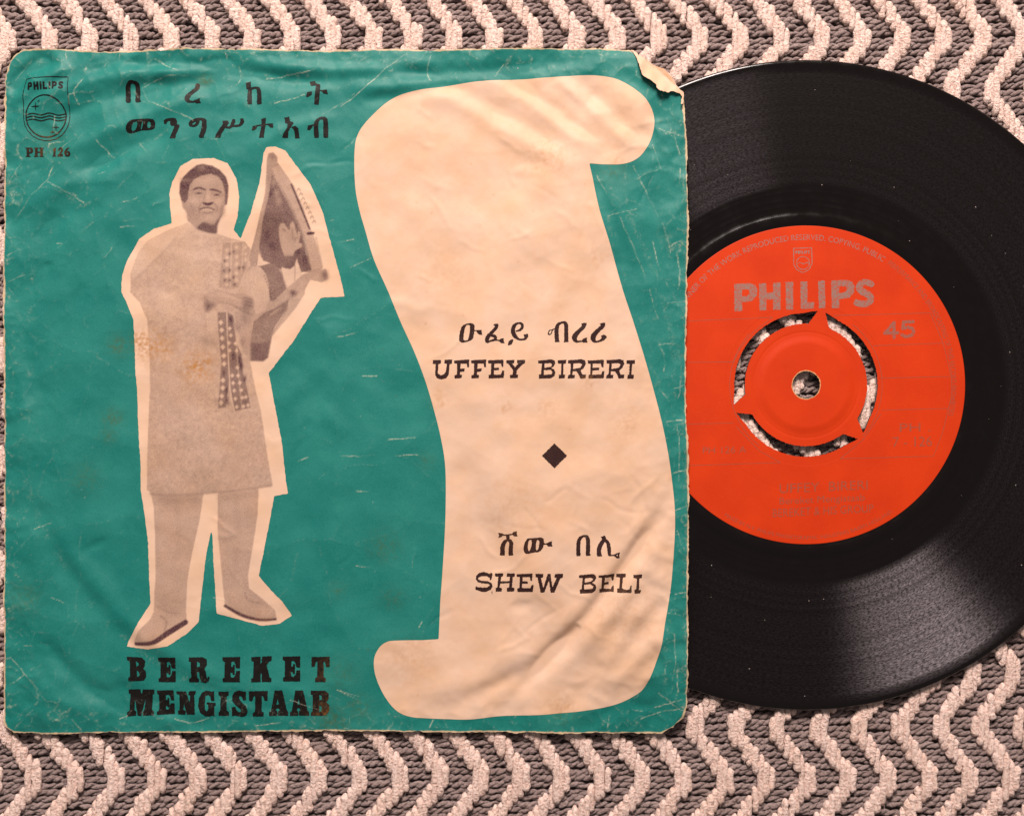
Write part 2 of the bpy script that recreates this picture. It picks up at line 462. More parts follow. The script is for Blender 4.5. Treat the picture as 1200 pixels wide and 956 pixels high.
CR = Map(-2, 50, 812, 866, 0.6)
def crack(pts, w=0.50, s=0.85, jit=0.75, seed=None):
    r = random.Random(seed if seed is not None else hash(tuple(map(tuple, pts))) & 0xffff)
    p = catmull(np.asarray(pts, float), closed=False, n=4) if len(pts) > 2 else np.asarray(pts, float)
    q = [p[0]]
    for a, b in zip(p[:-1], p[1:]):
        n = max(int(np.hypot(*(b - a)) / 5), 1)
        for t in range(1, n + 1):
            q.append(a + (b - a) * t / n + np.array([r.uniform(-jit, jit), r.uniform(-jit, jit)]))
    st = s
    for a, b in zip(q[:-1], q[1:]):
        st = min(max(st + r.uniform(-0.5, 0.5) * s, 0.05 * s), 1.1 * s)
        wd = w * r.uniform(0.7, 1.45)
        rw = CR.win(min(a[0], b[0]) - 3, min(a[1], b[1]) - 3, max(a[0], b[0]) + 3, max(a[1], b[1]) + 3)
        if rw is None: continue
        sl, X, Y = rw
        d = -stroke_sdf(X, Y, [(a[0], a[1], 0), (b[0], b[1], 0)])
        CR.a[sl] = np.maximum(CR.a[sl], st * np.clip(1.25 - d / wd, 0, 1))
def cc(ox, oy, sc_, *lines, **kw):
    for l in lines: crack(C(ox, oy, sc_, l), **kw)
Z0 = (0, 40, 2.857)
cc(*Z0, [(220, 55), (225, 90), (240, 112)], [(520, 85), (560, 108), (600, 125)], [(475, 185), (500, 225), (560, 250), (620, 275), (650, 290)],
   [(265, 235), (250, 200), (270, 170), (285, 150)], [(755, 65), (760, 80)], [(800, 110), (805, 150), (790, 170)], [(185, 275), (180, 320), (195, 335)],
   [(215, 360), (165, 370), (175, 400), (230, 420)], [(465, 365), (490, 395)], [(180, 445), (165, 480)], [(160, 495), (200, 515), (240, 540), (290, 570)],
   [(235, 535), (260, 545)], [(325, 355), (350, 385), (380, 415)], [(405, 648), (470, 643), (540, 630)], [(410, 565), (435, 558), (460, 550)],
   [(890, 150), (960, 140), (1060, 122)], [(920, 235), (970, 222), (1020, 205)], [(1080, 270), (1130, 240), (1190, 200)], [(330, 470), (355, 462)],
   [(190, 700), (210, 705)], [(60, 610), (110, 540), (170, 480), (225, 430)], [(240, 205), (260, 200)])
crack(C(*Z0, [(475, 180), (540, 150), (620, 140), (700, 150)]), s=0.6)
Z4 = (400, 60, 2.857)
cc(*Z4, [(0, 185), (70, 130), (150, 60), (215, 10)], [(300, 15), (285, 70), (300, 100)], [(515, 85), (545, 55), (560, 40)], [(630, 60), (680, 80)],
   [(520, 75), (545, 45)], [(1040, 320), (1060, 380), (1075, 420)], [(975, 390), (1010, 460), (1040, 520), (1080, 600), (1100, 680)],
   [(930, 560), (965, 640), (1000, 720), (1020, 790)], [(890, 555), (940, 545), (985, 535)], [(970, 550), (1000, 570)], [(1120, 600), (1150, 605)],
   [(1085, 230), (1110, 290), (1130, 350)], [(1095, 200), (1120, 240)], [(1060, 265), (1140, 295)], [(1130, 400), (1125, 480), (1135, 560)],
   [(1095, 660), (1130, 640), (1150, 655)], [(1120, 680), (1130, 740), (1125, 800)], [(30, 725), (100, 695)], [(855, 420), (880, 470), (905, 510)],
   [(0, 640), (40, 632)], [(1040, 640), (1060, 720), (1090, 790)], [(1140, 420), (1145, 520)])
cc(*Z4, [(310, 500), (350, 465), (400, 445), (430, 430)], [(740, 335), (790, 290), (805, 265)], [(130, 500), (165, 440), (180, 400)], [(760, 140), (820, 120), (850, 115)],
   [(670, 600), (720, 590), (740, 600)], [(440, 145), (460, 120), (480, 115)], [(820, 250), (870, 240), (930, 230)], [(600, 535), (620, 560)], [(930, 330), (990, 300)],
   [(660, 770), (690, 730), (735, 705)], [(700, 560), (730, 550)], w=0.5, s=0.8)
Z5 = (400, 340, 2.857)
cc(*Z5, [(158, 500), (250, 494)], [(5, 553), (60, 556), (110, 550)], [(180, 553), (255, 552)], [(50, 672), (90, 674)], [(70, 288), (120, 288)],
   [(1060, 185), (1100, 180), (1150, 190)], [(1085, 440), (1145, 432)], [(1090, 45), (1150, 38)], [(1060, 330), (1085, 360)], [(1110, 610), (1150, 600)],
   [(1115, 735), (1155, 720)], [(1030, 0), (1045, 60), (1060, 100)], [(1110, 330), (1140, 320)], [(1125, 200), (1135, 280), (1125, 360)],
   [(1060, 180), (1080, 230), (1075, 270)], [(1120, 450), (1130, 540), (1125, 640)])
cc(*Z5, [(915, 475), (960, 445), (1015, 435)], [(600, 20), (640, 55)], [(560, 0), (600, 20)], [(960, 120), (975, 100)], w=0.5, s=0.8)
Z6 = (400, 600, 2.857)
cc(*Z6, [(1110, 400), (1115, 480), (1105, 560)], [(1060, 600), (1110, 640), (1150, 680)], [(1050, 650), (1140, 620)], [(1115, 270), (1150, 265)],
   [(295, 720), (305, 695)], [(890, 720), (895, 680)], [(0, 600), (60, 630)], [(260, 385), (270, 365)], [(50, 178), (95, 185)], [(1080, 330), (1130, 340)],
   [(1090, 150), (1100, 220)], [(1120, 520), (1125, 600)], [(1000, 690), (1090, 660), (1150, 655)], [(1120, 60), (1140, 120)])
cc(*Z6, [(700, 455), (750, 500), (830, 540), (930, 570)], [(790, 520), (810, 540), (850, 520), (900, 545), (935, 565)], [(1040, 270), (1080, 280), (1100, 262)],
   [(720, 200), (770, 160)], [(560, 400), (610, 365)], w=0.6, s=0.9)
cc(0, 0, 1, [(8, 300), (30, 290)], [(10, 330), (28, 322)], [(40, 620), (60, 612)], [(12, 770), (40, 800), (60, 825)], [(15, 800), (30, 790)], [(20, 850), (40, 830)],
   [(85, 842), (98, 858)], [(140, 842), (150, 838)], [(60, 700), (75, 706)], [(370, 262), (392, 258)], [(365, 280), (400, 276)], [(355, 270), (360, 300)], [(395, 395), (420, 390)],
   [(350, 540), (362, 536)], [(395, 808), (420, 815)], [(205, 842), (225, 847), (245, 840)], [(300, 850), (330, 846)], [(340, 820), (372, 830)], [(250, 700), (270, 705)])
for k in range(50):                  # minor scuffs
    e = rr.random()
    if e < 0.22: x, y = rr.uniform(10, 740), rr.uniform(60, 100)
    elif e < 0.50: x, y = rr.uniform(770, 803), rr.uniform(120, 850)
    elif e < 0.68: x, y = rr.uniform(10, 800), rr.uniform(835, 857)
    elif e < 0.80: x, y = rr.uniform(7, 30), rr.uniform(80, 850)
    else: x, y = rr.uniform(20, 780), rr.uniform(60, 850)
    L = rr.uniform(4, 17); th = rr.gauss(0, 0.5) + (math.pi / 2 if x > 770 and rr.random() < 0.6 else 0)
    crack([(x, y), (x + L * math.cos(th) * .5, y + L * math.sin(th) * .5 + rr.uniform(-2, 2)), (x + L * math.cos(th), y + L * math.sin(th))], w=rr.uniform(0.35, 0.5), s=rr.uniform(0.2, 0.55), seed=k)
for k, q in enumerate(HAIRS):
    if k % 3 == 0: crack(q[1:4], w=0.4, s=0.5, seed=k)
for k in range(240):                  # pinhead chips
    x, y = (rr.uniform(775, 804), rr.uniform(120, 855)) if rr.random() < 0.4 else (rr.uniform(8, 800), rr.uniform(60, 856))
    rw = CR.win(x - 2, y - 2, x + 2, y + 2); sl, X, Y = rw
    CR.a[sl] = np.maximum(CR.a[sl], rr.uniform(0.2, 0.7) * np.clip(1.4 - np.hypot(X - x, Y - y) / rr.uniform(0.35, 0.8), 0, 1))
CM = Map(-12, 40, 822, 876, 1.0); CM.a = CREASE
CR.a = np.maximum(CR.a, CM(*CR.grid()))
RB = Map(-12, 40, 822, 876, 1.0); RB.a = RUB
# cracked lines are slight ridges too
HM.a += 0.055 * CR(*HM.grid())

ST = Map(-2, 50, 812, 866, 1.0)
X, Y = ST.grid()
for (x, y, r, s) in ((175, 405, 17, .85), (190, 408, 14, .7), (230, 430, 19, .85), (240, 425, 12, .7), (222, 440, 12, .5), (165, 398, 12, .7), (140, 405, 12, .55), (132, 490, 12, .5), (128, 510, 9, .45),
                     (640, 185, 24, .32), (720, 200, 18, .3), (690, 448, 10, .4), (594, 478, 9, .4), (640, 480, 14, .25), (515, 468, 12, .4), (735, 495, 18, .25), (480, 770, 26, .25),
                     (310, 720, 14, .2), (240, 95, 8, .7), (60, 170, 20, .3), (100, 560, 18, .3), (450, 640, 18, .35), (420, 830, 16, .4), (400, 790, 22, .25), (500, 540, 10, .3), (660, 830, 18, .4), (700, 300, 16, .2),
                     (520, 320, 30, .15), (600, 600, 40, .15), (730, 720, 40, .22), (460, 700, 14, .3), (395, 690, 10, .3), (30, 700, 20, .3), (390, 845, 20, .5)):
    ST.a = np.maximum(ST.a, s * np.exp(-((X - x) ** 2 + (Y - y) ** 2) / (r * r)))
ST.a *= np.clip(0.75 + 0.4 * fft_noise(ST.a.shape, 6, 24, 9), 0.1, 1.4)
for k in range(60):
    x, y, q = rr.uniform(420, 790), rr.uniform(90, 840), rr.uniform(0.5, 1.1)
    sl, Xs, Ys = ST.win(x - 4, y - 4, x + 4, y + 4)
    ST.a[sl] = np.maximum(ST.a[sl], rr.uniform(0.4, 1.0) * np.exp(-((Xs - x) ** 2 + (Ys - y) ** 2) / (q * q)))

OUT = Field(-4, 50, 814, 866, 1.1)
OUT.poly(SO)
OUT.rough(0.28, 7, 21)
OUT.rough(0.45, 26, 22)
for nx_, ny_, r_ in ((79, 56, 2.4), (277, 56.5, 2.8), (266, 57, 1.8), (374, 57.5, 2.2), (430, 56.5, 1.6), (806, 400, 2.0), (806.5, 300, 2.2), (807, 606, 2.0), (12, 859, 2.5), (700, 57, 1.6), (540, 56, 1.8)):
    OUT.stroke([(nx_, ny_, r_), (nx_ + .1, ny_, r_)], smooth=False, sign=-1)
EDm = Map(OUT.x0, OUT.y0, 814, 866, 1.1); EDm.a = poly_sdf(*OUT.grid(), SO)
def edge_val(px, py):
    d = EDm(px, py)
    return np.clip(1.0 - d / 3.6, 0, 1) * 0.95

def paper_attrs(px, py, edge=True):
    a = {'crack': CR(px, py), 'stain': ST(px, py), 'edge': edge_val(px, py) if edge else np.zeros(len(px)), 'rub': RB(px, py)}
    return a

def sheet(name, F, lift_mm, mat, parent, extra=None, thick=0.0, zfun=None, edge=True, wallmat=None):
    px, py, faces, ce = march(F)
    z = (HM(px, py) if zfun is None else zfun(px, py)) + lift_mm
    v = np.stack([wx(px) * 1.0025, wy(py) * 1.0025, z * 1e-3], 1)
    at = paper_attrs(px, py, edge)
    if extra:
        for k, fn in extra.items(): at[k] = fn(px, py)
    if thick:
        n = len(v)
        ids = np.unique(ce)
        remap = np.full(n, -1); remap[ids] = n + np.arange(2 * len(ids))[:len(ids)]
        top = v[ids].copy(); low = top.copy(); low[:, 2] -= thick * 1e-3
        remap_low = np.full(n, -1); remap_low[ids] = n + len(ids) + np.arange(len(ids))
        v = np.concatenate([v, top, low])
        for k in at: at[k] = np.concatenate([at[k], at[k][ids], at[k][ids]])
        at['edge'][n:] = 1.0
        faces = faces + [np.stack([remap[ce[:, 0]], remap[ce[:, 1]], remap_low[ce[:, 1]], remap_low[ce[:, 0]]], 1)]
    me = build_mesh(name, v, faces, at)
    return link(name, me, parent, mat)

# ------------------------------------------------------------------ the sleeve
sleeve = empty('record_sleeve', 'worn teal paper record sleeve printed with a cream scroll and a robed musician', 'record sleeve')
front = sheet('front_cover', OUT, 0.0, M_TEAL, sleeve, thick=0.28)

BK = Field(-4, 50, 814, 866, 4.0)
BK.poly([(x + (2.0 if x < 300 else -2.5), y + (2 if y < 300 else -1.2)) for x, y in SO])
back = sheet('back_cover', BK, 0.0, M_CREAM, sleeve, thick=0.25, zfun=lambda x, y: np.full(len(x), 0.34), edge=False)

# torn, folded-over corner
FL = Field(730, 52, 812, 134, 0.8)
FL.poly(C(720, 50, 11.95, [(215, 108), (270, 125), (330, 195), (430, 262), (560, 355), (700, 500), (845, 635), (955, 742), (950, 800), (935, 900), (905, 915), (915, 850), (925, 790), (900, 752),
                            (840, 738), (785, 722), (735, 748), (665, 745), (600, 722), (568, 690), (572, 655), (548, 630), (470, 570), (395, 525), (362, 480), (340, 390), (312, 290), (290, 220), (265, 165), (230, 128)]))
FL.rough(0.25, 5, 31)
def flapz(px, py):
    d = ((px - 742) * 0.66 - (py - 62) * 0.75) * -1.0      # distance from the fold line towards lower left
    d = np.clip(d, 0, 40)
    base = HM(px, py)
    return base + 0.16 + 0.13 * d * 0.9 + 0.14 * np.sin(px * 0.35 + py * 0.12) * np.clip(d / 8, 0, 1) - 0.0035 * np.clip(d - 9, 0, None) ** 2
flap = sheet('folded_corner', FL, 0.0, M_CREAM, sleeve, thick=0.16, zfun=flapz, edge=False)
flap['label'] = 'torn cream corner folded over the front'
TF = Field(745, 60, 812, 130, 0.9)
TF.poly(C(720, 50, 11.95, [(500, 330), (560, 335), (620, 365), (690, 388), (735, 440), (790, 510), (830, 575), (842, 650), (760, 640), (640, 480)]))
TF.rough(0.3, 4, 32)
tf = sheet('torn_edge', TF, 0.0, M_CREAM, sleeve, thick=0.15, zfun=lambda x, y: HM(x, y) - 0.30, extra={'stain': lambda x, y: np.full(len(x), 0.55)}, edge=False)

# cream scroll
SC = [(512, 103), (560, 96), (620, 92.5), (680, 89.5), (704, 90.5), (728, 97), (750, 112), (762, 128), (766, 145), (762, 165), (752, 182), (740, 191), (725, 194.5), (705, 194.3)]
SC2 = [(694, 210), (702, 248), (715, 290), (729, 340), (741, 376), (757, 428), (771, 480), (781.5, 529), (788, 575), (789.8, 606), (789, 635), (785, 687), (778, 729),
       (771, 764), (757, 799), (743, 813.5), (715, 826), (673, 833), (624, 837), (582, 839), (550, 842.5), (505, 841.5), (480, 839), (463, 831), (449, 813), (440, 791), (438.5, 772), (444, 759), (452.5, 752), (463, 750), (495, 749.5)]
SC3 = [(516, 705), (519, 663), (522, 607), (522, 550), (517, 515), (508.5, 480), (498, 445), (486, 413.5), (470, 378.5), (455, 342), (438.5, 305), (428, 270), (421, 245), (416.3, 217), (415.8, 176), (421, 154.5), (438, 134), (459, 116.5), (484, 107.5)]
spts = np.concatenate([catmull(SC, False, 5), [(690, 193.2)], catmull(SC2, False, 5), [(514, 748.5)], catmull(SC3 + [(512, 103)], False, 5)[:-1]])
SF = Field(408, 82, 798, 850, 1.6)
SF.poly(spts)
scroll = sheet('scroll_panel', SF, 0.045, M_CREAM, sleeve)
scroll['label'] = 'cream scroll shape left unprinted on the teal'

# ---- cut-out figure
T = (130, 160, 2.986); Q = (130, 460, 2.986); HD = (195, 170, 7.97); KR = (280, 165, 6.167); BD = (230, 270, 5.976); SCF = (230, 370, 7.35)
cut = C(*T, [(215, 160), (245, 105), (290, 80), (360, 77), (410, 95), (440, 150), (450, 210), (445, 280), (430, 328), (455, 358), (490, 270), (520, 160), (535, 60), (545, 40), (575, 36), (610, 50), (640, 90),
             (700, 170), (740, 260), (775, 390), (800, 480), (818, 560), (735, 565), (640, 715), (552, 828), (562, 880)]) + \
    C(*Q, [(575, 50), (600, 180), (605, 230), (612, 300), (620, 352), (572, 362), (555, 450), (535, 560), (518, 640), (560, 690), (600, 730), (633, 780), (590, 808), (530, 815), (440, 790), (370, 772),
           (362, 640), (355, 500), (351, 482), (335, 560), (320, 680), (308, 800), (270, 840), (200, 885), (130, 897), (55, 888), (62, 868), (100, 800), (140, 735), (135, 650), (130, 520), (118, 420),
           (105, 340), (105, 250), (95, 100), (92, 0)]) + \
    C(*T, [(85, 800), (80, 640), (60, 590), (38, 545), (40, 490), (60, 430), (100, 360), (150, 325), (215, 305), (208, 250), (205, 200)])
CF = Field(140, 165, 412, 770, 1.0)
CF.poly(cut); CF.rough(0.14, 7, 41)
FT = Map(140, 165, 412, 770, 0.7)      # printed tone of the picture
def tone(pts, val, soft=1.0, smooth=False, amt=1.0):
    p = np.asarray(catmull(pts) if smooth else pts, float)
    r = FT.win(p[:, 0].min() - 3 - soft, p[:, 1].min() - 3 - soft, p[:, 0].max() + 3 + soft, p[:, 1].max() + 3 + soft)
    sl, X, Y = r
    m = np.clip(0.5 + poly_sdf(X, Y, p) / soft, 0, 1) * amt
    FT.a[sl] = FT.a[sl] * (1 - m) + val * m
def line(pts, val, soft=1.0, amt=1.0, smooth=True):
    p = np.asarray(pts, float)
    if smooth and len(p) > 2: p = catmull(p, False, 5)
    R = p[:, 2].max() + soft + 2
    sl, X, Y = FT.win(p[:, 0].min() - R, p[:, 1].min() - R, p[:, 0].max() + R, p[:, 1].max() + R)
    m = np.clip(0.5 + stroke_sdf(X, Y, p) / soft, 0, 1) * amt
    FT.a[sl] = FT.a[sl] * (1 - m) + val * m
def spot(x, y, rx, ry, val, amt=1.0):
    sl, X, Y = FT.win(x - 3 * rx, y - 3 * ry, x + 3 * rx, y + 3 * ry)
    m = np.exp(-((X - x) / rx) ** 2 - ((Y - y) / ry) ** 2) * amt
    FT.a[sl] = FT.a[sl] * (1 - m) + val * m
def spots(crop, lst, rx, ry, val, amt=1.0):
    for p in lst:
        (x, y), = C(*crop, [p]); spot(x, y, rx, ry, val, amt)
robe = C(*T, [(268, 303), (200, 330), (130, 365), (95, 410), (70, 480), (68, 545), (100, 580), (128, 640), (135, 780), (138, 900)]) + \
    C(*Q, [(135, 0), (130, 150), (127, 340), (150, 357), (230, 360), (330, 352), (420, 345), (567, 325), (545, 200), (525, 60)]) + \
    C(*T, [(510, 900), (488, 790), (492, 700), (500, 600), (505, 480), (495, 400), (470, 370), (400, 350), (350, 335)])
tone(robe, 0.33)
FTn = fft_noise(FT.a.shape, 10, 45, 51)
X, Y = FT.grid()
FT.a = np.where(FT.a > 0.05, FT.a + 0.028 * FTn + 0.03 * (Y - 450) / 150, FT.a)
tone(C(*T, [(268, 303), (190, 400), (80, 500), (70, 480), (95, 410), (130, 365), (200, 330)]), 0.21, 3)
line(C(*T, [(268, 306, 2), (190, 400, 3), (85, 500, 4)]), 0.42, 3, 0.5)
line(C(*T, [(160, 690, 2), (230, 682, 2), (275, 660, 3), (330, 640, 2)]), 0.55, 3, 0.5)
line(C(*T, [(135, 560, 8), (180, 620, 8), (260, 640, 6)]), 0.38, 8, 0.5)
line(C(*T, [(230, 690, 3), (235, 800, 3), (228, 900, 3)]), 0.42, 5, 0.4)
spots(T, [(200, 560), (300, 450), (250, 400)], 14, 18, 0.24, 0.6)
spots(T, [(330, 700), (200, 860)], 16, 25, 0.36, 0.6)
spots(Q, [(260, 60), (420, 260), (180, 250)], 18, 25, 0.36, 0.5)
line(C(*Q, [(300, 270, 3), (400, 262, 3), (545, 185, 3)]), 0.42, 5, 0.45)
line(C(*Q, [(400, 110, 3), (395, 220, 3), (420, 330, 3)]), 0.42, 6, 0.4)
# trousers and shoes
tone(C(*Q, [(140, 350), (325, 346), (310, 450), (285, 560), (268, 660), (262, 790), (210, 782), (150, 762), (157, 650), (155, 500), (150, 400)]), 0.37)
tone(C(*Q, [(374, 342), (517, 328), (515, 420), (497, 540), (480, 640), (485, 700), (440, 722), (395, 715), (385, 600), (373, 480)]), 0.37)
line(C(*Q, [(165, 380, 10), (300, 372, 10)]), 0.5, 8, 0.6, False)
line(C(*Q, [(382, 368, 10), (505, 355, 10)]), 0.5, 8, 0.6, False)
line(C(*Q, [(230, 390, 6), (240, 500, 6), (215, 640, 5)]), 0.44, 8, 0.6)
line(C(*Q, [(440, 380, 6), (445, 500, 6), (430, 640, 5)]), 0.44, 8, 0.6)
line(C(*Q, [(140, 354, 3), (230, 358, 3), (330, 352, 3), (420, 344, 3), (560, 326, 3)]), 0.56, 3, 0.75)
line(C(*Q, [(160, 745, 3), (210, 770, 3), (260, 775, 3)]), 0.55, 3, 0.7)
tone(C(*Q, [(155, 755), (200, 772), (265, 772), (266, 795), (210, 840), (140, 882), (92, 886), (80, 870), (100, 830), (140, 790)]), 0.36)
line(C(*Q, [(88, 878, 6), (150, 872, 8), (200, 840, 10), (262, 802, 9)]), 0.85, 1.5)
line(C(*Q, [(175, 780, 3), (195, 800, 3), (190, 830, 3)]), 0.62, 2, 0.7)
spots(Q, [(120, 845)], 8, 6, 0.24, 0.7)
tone(C(*Q, [(395, 705), (440, 712), (485, 685), (530, 720), (575, 760), (580, 795), (540, 798), (470, 785), (400, 750)]), 0.40)
line(C(*Q, [(400, 745, 5), (460, 778, 6), (520, 794, 5), (576, 792, 4)]), 0.85, 1.5)
line(C(*Q, [(470, 700, 3), (480, 725, 3), (520, 735, 3)]), 0.62, 2, 0.6)
spots(Q, [(540, 765)], 8, 5, 0.28, 0.7)
# head
tone(C(*HD, [(200, 440), (215, 370), (260, 310), (330, 280), (420, 270), (500, 300), (545, 360), (555, 450), (550, 560), (520, 660), (480, 750), (472, 828), (380, 818), (290, 790), (200, 710), (195, 640), (150, 580), (140, 520), (190, 515)]), 0.46, 1.2)
spots(HD, [(380, 330)], 10, 5, 0.33, 0.9)
spots(HD, [(265, 520), (500, 530)], 5, 6, 0.36, 0.8)
spots(HD, [(390, 480)], 2.2, 6, 0.30, 0.9)
spots(HD, [(400, 690)], 9, 3.5, 0.33, 0.8)
spots(HD, [(530, 600)], 3.5, 9, 0.62, 0.8)
spots(HD, [(225, 640)], 5, 8, 0.56, 0.7)
tone(C(*HD, [(125, 360), (160, 300), (220, 240), (290, 190), (340, 180), (430, 195), (500, 235), (560, 300), (582, 380), (580, 480), (570, 560), (548, 565), (548, 440), (525, 350), (490, 300), (420, 272), (330, 288),
             (260, 322), (222, 372), (208, 430), (200, 510), (172, 545), (140, 520), (120, 450)]), 0.80, 1.3)
spots(HD, [(330, 215), (180, 330)], 6, 3, 0.66, 0.7)
line(C(*HD, [(255, 418, 7), (305, 402, 10), (365, 420, 8)]), 0.85, 1.2, 0.9)
line(C(*HD, [(412, 418, 8), (460, 424, 10), (512, 445, 7)]), 0.85, 1.2, 0.9)
spots(HD, [(303, 452)], 3.6, 1.4, 0.88, 0.95)
spots(HD, [(472, 468)], 3.6, 1.4, 0.88, 0.95)
spots(HD, [(300, 474), (468, 488)], 3.4, 0.8, 0.36, 0.7)
line(C(*HD, [(275, 480, 3), (310, 488, 3), (345, 470, 3)]), 0.65, 1, 0.6)
line(C(*HD, [(440, 490, 3), (475, 498, 3), (510, 480, 3)]), 0.65, 1, 0.6)
line(C(*HD, [(370, 440, 4), (355, 520, 4)]), 0.6, 1.5, 0.6)
line(C(*HD, [(350, 545, 10), (390, 556, 14), (430, 545, 10)]), 0.9, 1.2, 0.95)
line(C(*HD, [(335, 530, 4), (308, 590, 5), (312, 640, 4)]), 0.68, 1.5, 0.8)
line(C(*HD, [(440, 535, 4), (478, 580, 5), (470, 625, 4)]), 0.68, 1.5, 0.8)
line(C(*HD, [(318, 600, 7), (385, 586, 6), (450, 606, 7)]), 0.82, 1.2, 0.9)
line(C(*HD, [(345, 608, 4), (385, 605, 4.5), (428, 612, 4)]), 0.22, 1.2, 0.8)
for q in ([(225, 560), (250, 620), (300, 690)], [(545, 470), (530, 560), (500, 640)]):
    line(C(*HD, [(a, b, 8) for a, b in q]), 0.58, 6, 0.5)
line(C(*HD, [(345, 632, 4), (390, 640, 6), (430, 632, 4)]), 0.68, 1.2, 0.8)
tone(C(*HD, [(290, 778), (350, 725), (440, 745), (500, 680), (530, 640), (482, 750), (468, 830), (380, 820)]), 0.76, 3, True)
tone(C(*HD, [(150, 540), (185, 545), (190, 600), (165, 600)]), 0.5, 2)
# collar edge
tone(C(*HD, [(205, 720), (290, 795), (380, 822), (470, 832), (545, 850), (540, 880), (440, 860), (280, 830), (150, 900), (60, 940), (150, 790)]), 0.22, 2, False, 0.7)
line(C(*HD, [(280, 795, 4), (180, 860, 4), (60, 945, 4)]), 0.42, 3, 0.6)
# scarf over the shoulder
tone(C(*BD, [(188, 88), (250, 88), (340, 82), (378, 130), (352, 260), (292, 400), (240, 410), (160, 402), (172, 250)]), 0.45)
line(C(*BD, [(248, 90, 4), (240, 400, 4)]), 0.20, 1, 0.8, False)
line(C(*BD, [(330, 90, 4), (318, 300, 4)]), 0.22, 1, 0.7, False)
spots(BD, [(215, y) for y in (140, 190, 240, 320, 380)], 2.2, 2.4, 0.12, 0.8)
spots(BD, [(283, y) for y in (120, 185, 235, 300, 350)], 2.2, 2.6, 0.12, 0.8)
spots(BD, [(345, y) for y in (120, 165, 205)], 1.8, 2.2, 0.15, 0.8)
spots(BD, [(200, 215), (235, 165), (262, 330), (300, 265), (262, 150), (195, 285), (235, 350), (270, 380), (330, 260), (200, 350), (235, 280)], 1.6, 2.0, 0.82, 0.85)
# sleeve drape right of the scarf
tone(C(*BD, [(270, 570), (390, 560), (400, 640), (385, 780), (375, 900), (330, 860), (300, 720), (272, 640)]), 0.44, 3)
spots(BD, [(290, 680), (340, 620), (330, 780)], 4, 6, 0.62, 0.7)
# lower scarf
tone(C(*SCF, [(185, -30), (262, -30), (275, 300), (288, 560), (255, 790), (188, 797), (205, 600), (215, 400), (195, 150)]), 0.64)
tone(C(*SCF, [(270, -30), (318, 0), (335, 80), (345, 230), (392, 330), (405, 500), (440, 620), (470, 790), (335, 822), (300, 640), (280, 400), (265, 150)]), 0.66)
spots(SCF, [(300, 30), (320, 350), (370, 380), (390, 430), (420, 545), (240, 490), (265, 640), (270, 730)], 2.2, 4.5, 0.88, 0.8)
line(C(*SCF, [(266, -20, 4), (275, 300, 4), (295, 640, 4), (332, 820, 4)]), 0.16, 1, 0.85)
line(C(*SCF, [(325, 60, 4), (350, 230, 4), (360, 420, 4), (395, 800, 4)]), 0.30, 1.2, 0.7)
def diam(crop, lst, r, val):
    for (x, y) in lst:
        tone(C(*crop, [(x, y - r * 1.15), (x + r, y), (x, y + r * 1.15), (x - r, y)]), val, 1.2, False, 0.9)
diam(SCF, [(215, 60), (222, 125), (225, 195), (230, 270), (238, 345), (240, 415), (232, 555), (230, 620), (222, 690), (215, 750)], 21, 0.14)
diam(SCF, [(290, 110), (300, 170), (283, 235), (288, 300), (340, 240), (350, 300), (312, 515), (362, 515), (320, 580), (378, 578), (330, 645), (340, 715), (350, 785), (400, 705), (430, 700), (448, 770), (408, 780), (355, 445), (392, 640)], 17, 0.16)
# lyre
tone(C(*KR, [(205, 130), (250, 85), (282, 160), (400, 330), (520, 640), (605, 925), (540, 956), (100, 920), (75, 850), (130, 640), (190, 390)]), 0.52)
tone(C(*BD, [(380, 240), (470, 215), (600, 250), (740, 310), (840, 282), (910, 272), (925, 340), (880, 365), (800, 345), (765, 412), (700, 540), (530, 745), (502, 890), (470, 915), (382, 912), (380, 780), (400, 640), (300, 400)]), 0.42)
tone(C(*KR, [(235, 235), (300, 350), (400, 530), (460, 680), (525, 935), (430, 956), (290, 925), (180, 870), (140, 760), (180, 520), (200, 380)]), 0.74)
spots(KR, [(270, 380), (250, 300), (290, 440)], 3.2, 5, 0.50, 0.8)
spots(KR, [(225, 390), (200, 690), (240, 760), (430, 800), (480, 860)], 4, 6, 0.88, 0.7)
tone(C(*KR, [(205, 130), (215, 95), (250, 85), (280, 120), (282, 165), (240, 230), (215, 400), (170, 600), (130, 860), (95, 915), (70, 850), (130, 640), (190, 390)]), 0.50)
spots(KR, [(245, 115)], 3, 3, 0.72, 0.7)
line(C(*KR, [(205, 300, 5), (170, 520, 5), (115, 800, 5)]), 0.42, 3, 0.6)
tone(C(*KR, [(240, 200), (290, 180), (350, 260), (400, 330), (460, 470), (520, 640), (555, 720), (605, 920), (530, 938), (480, 700), (400, 500), (330, 370), (270, 280)]), 0.38)
line(C(*KR, [(380, 318, 6), (440, 460, 6), (512, 638, 6)]), 0.88, 1.2)
line(C(*KR, [(270, 300, 5), (350, 430, 5), (440, 640, 5), (510, 880, 5)]), 0.5, 3, 0.5)
line(C(*KR, [(500, 672, 9), (540, 670, 9)]), 0.92, 1.2, 1, False)
line(C(*KR, [(560, 700, 4), (580, 800, 4), (605, 910, 4)]), 0.62, 2, 0.6)
for k in range(8):
    t = k / 7.0
    x, y = 432 + 110 * t, 355 + 230 * t
    line(C(*KR, [(x - 8, y + 10, 4), (x + 2, y - 8, 4), (x + 14, y + 8, 4)]), 0.55, 1, 0.9)
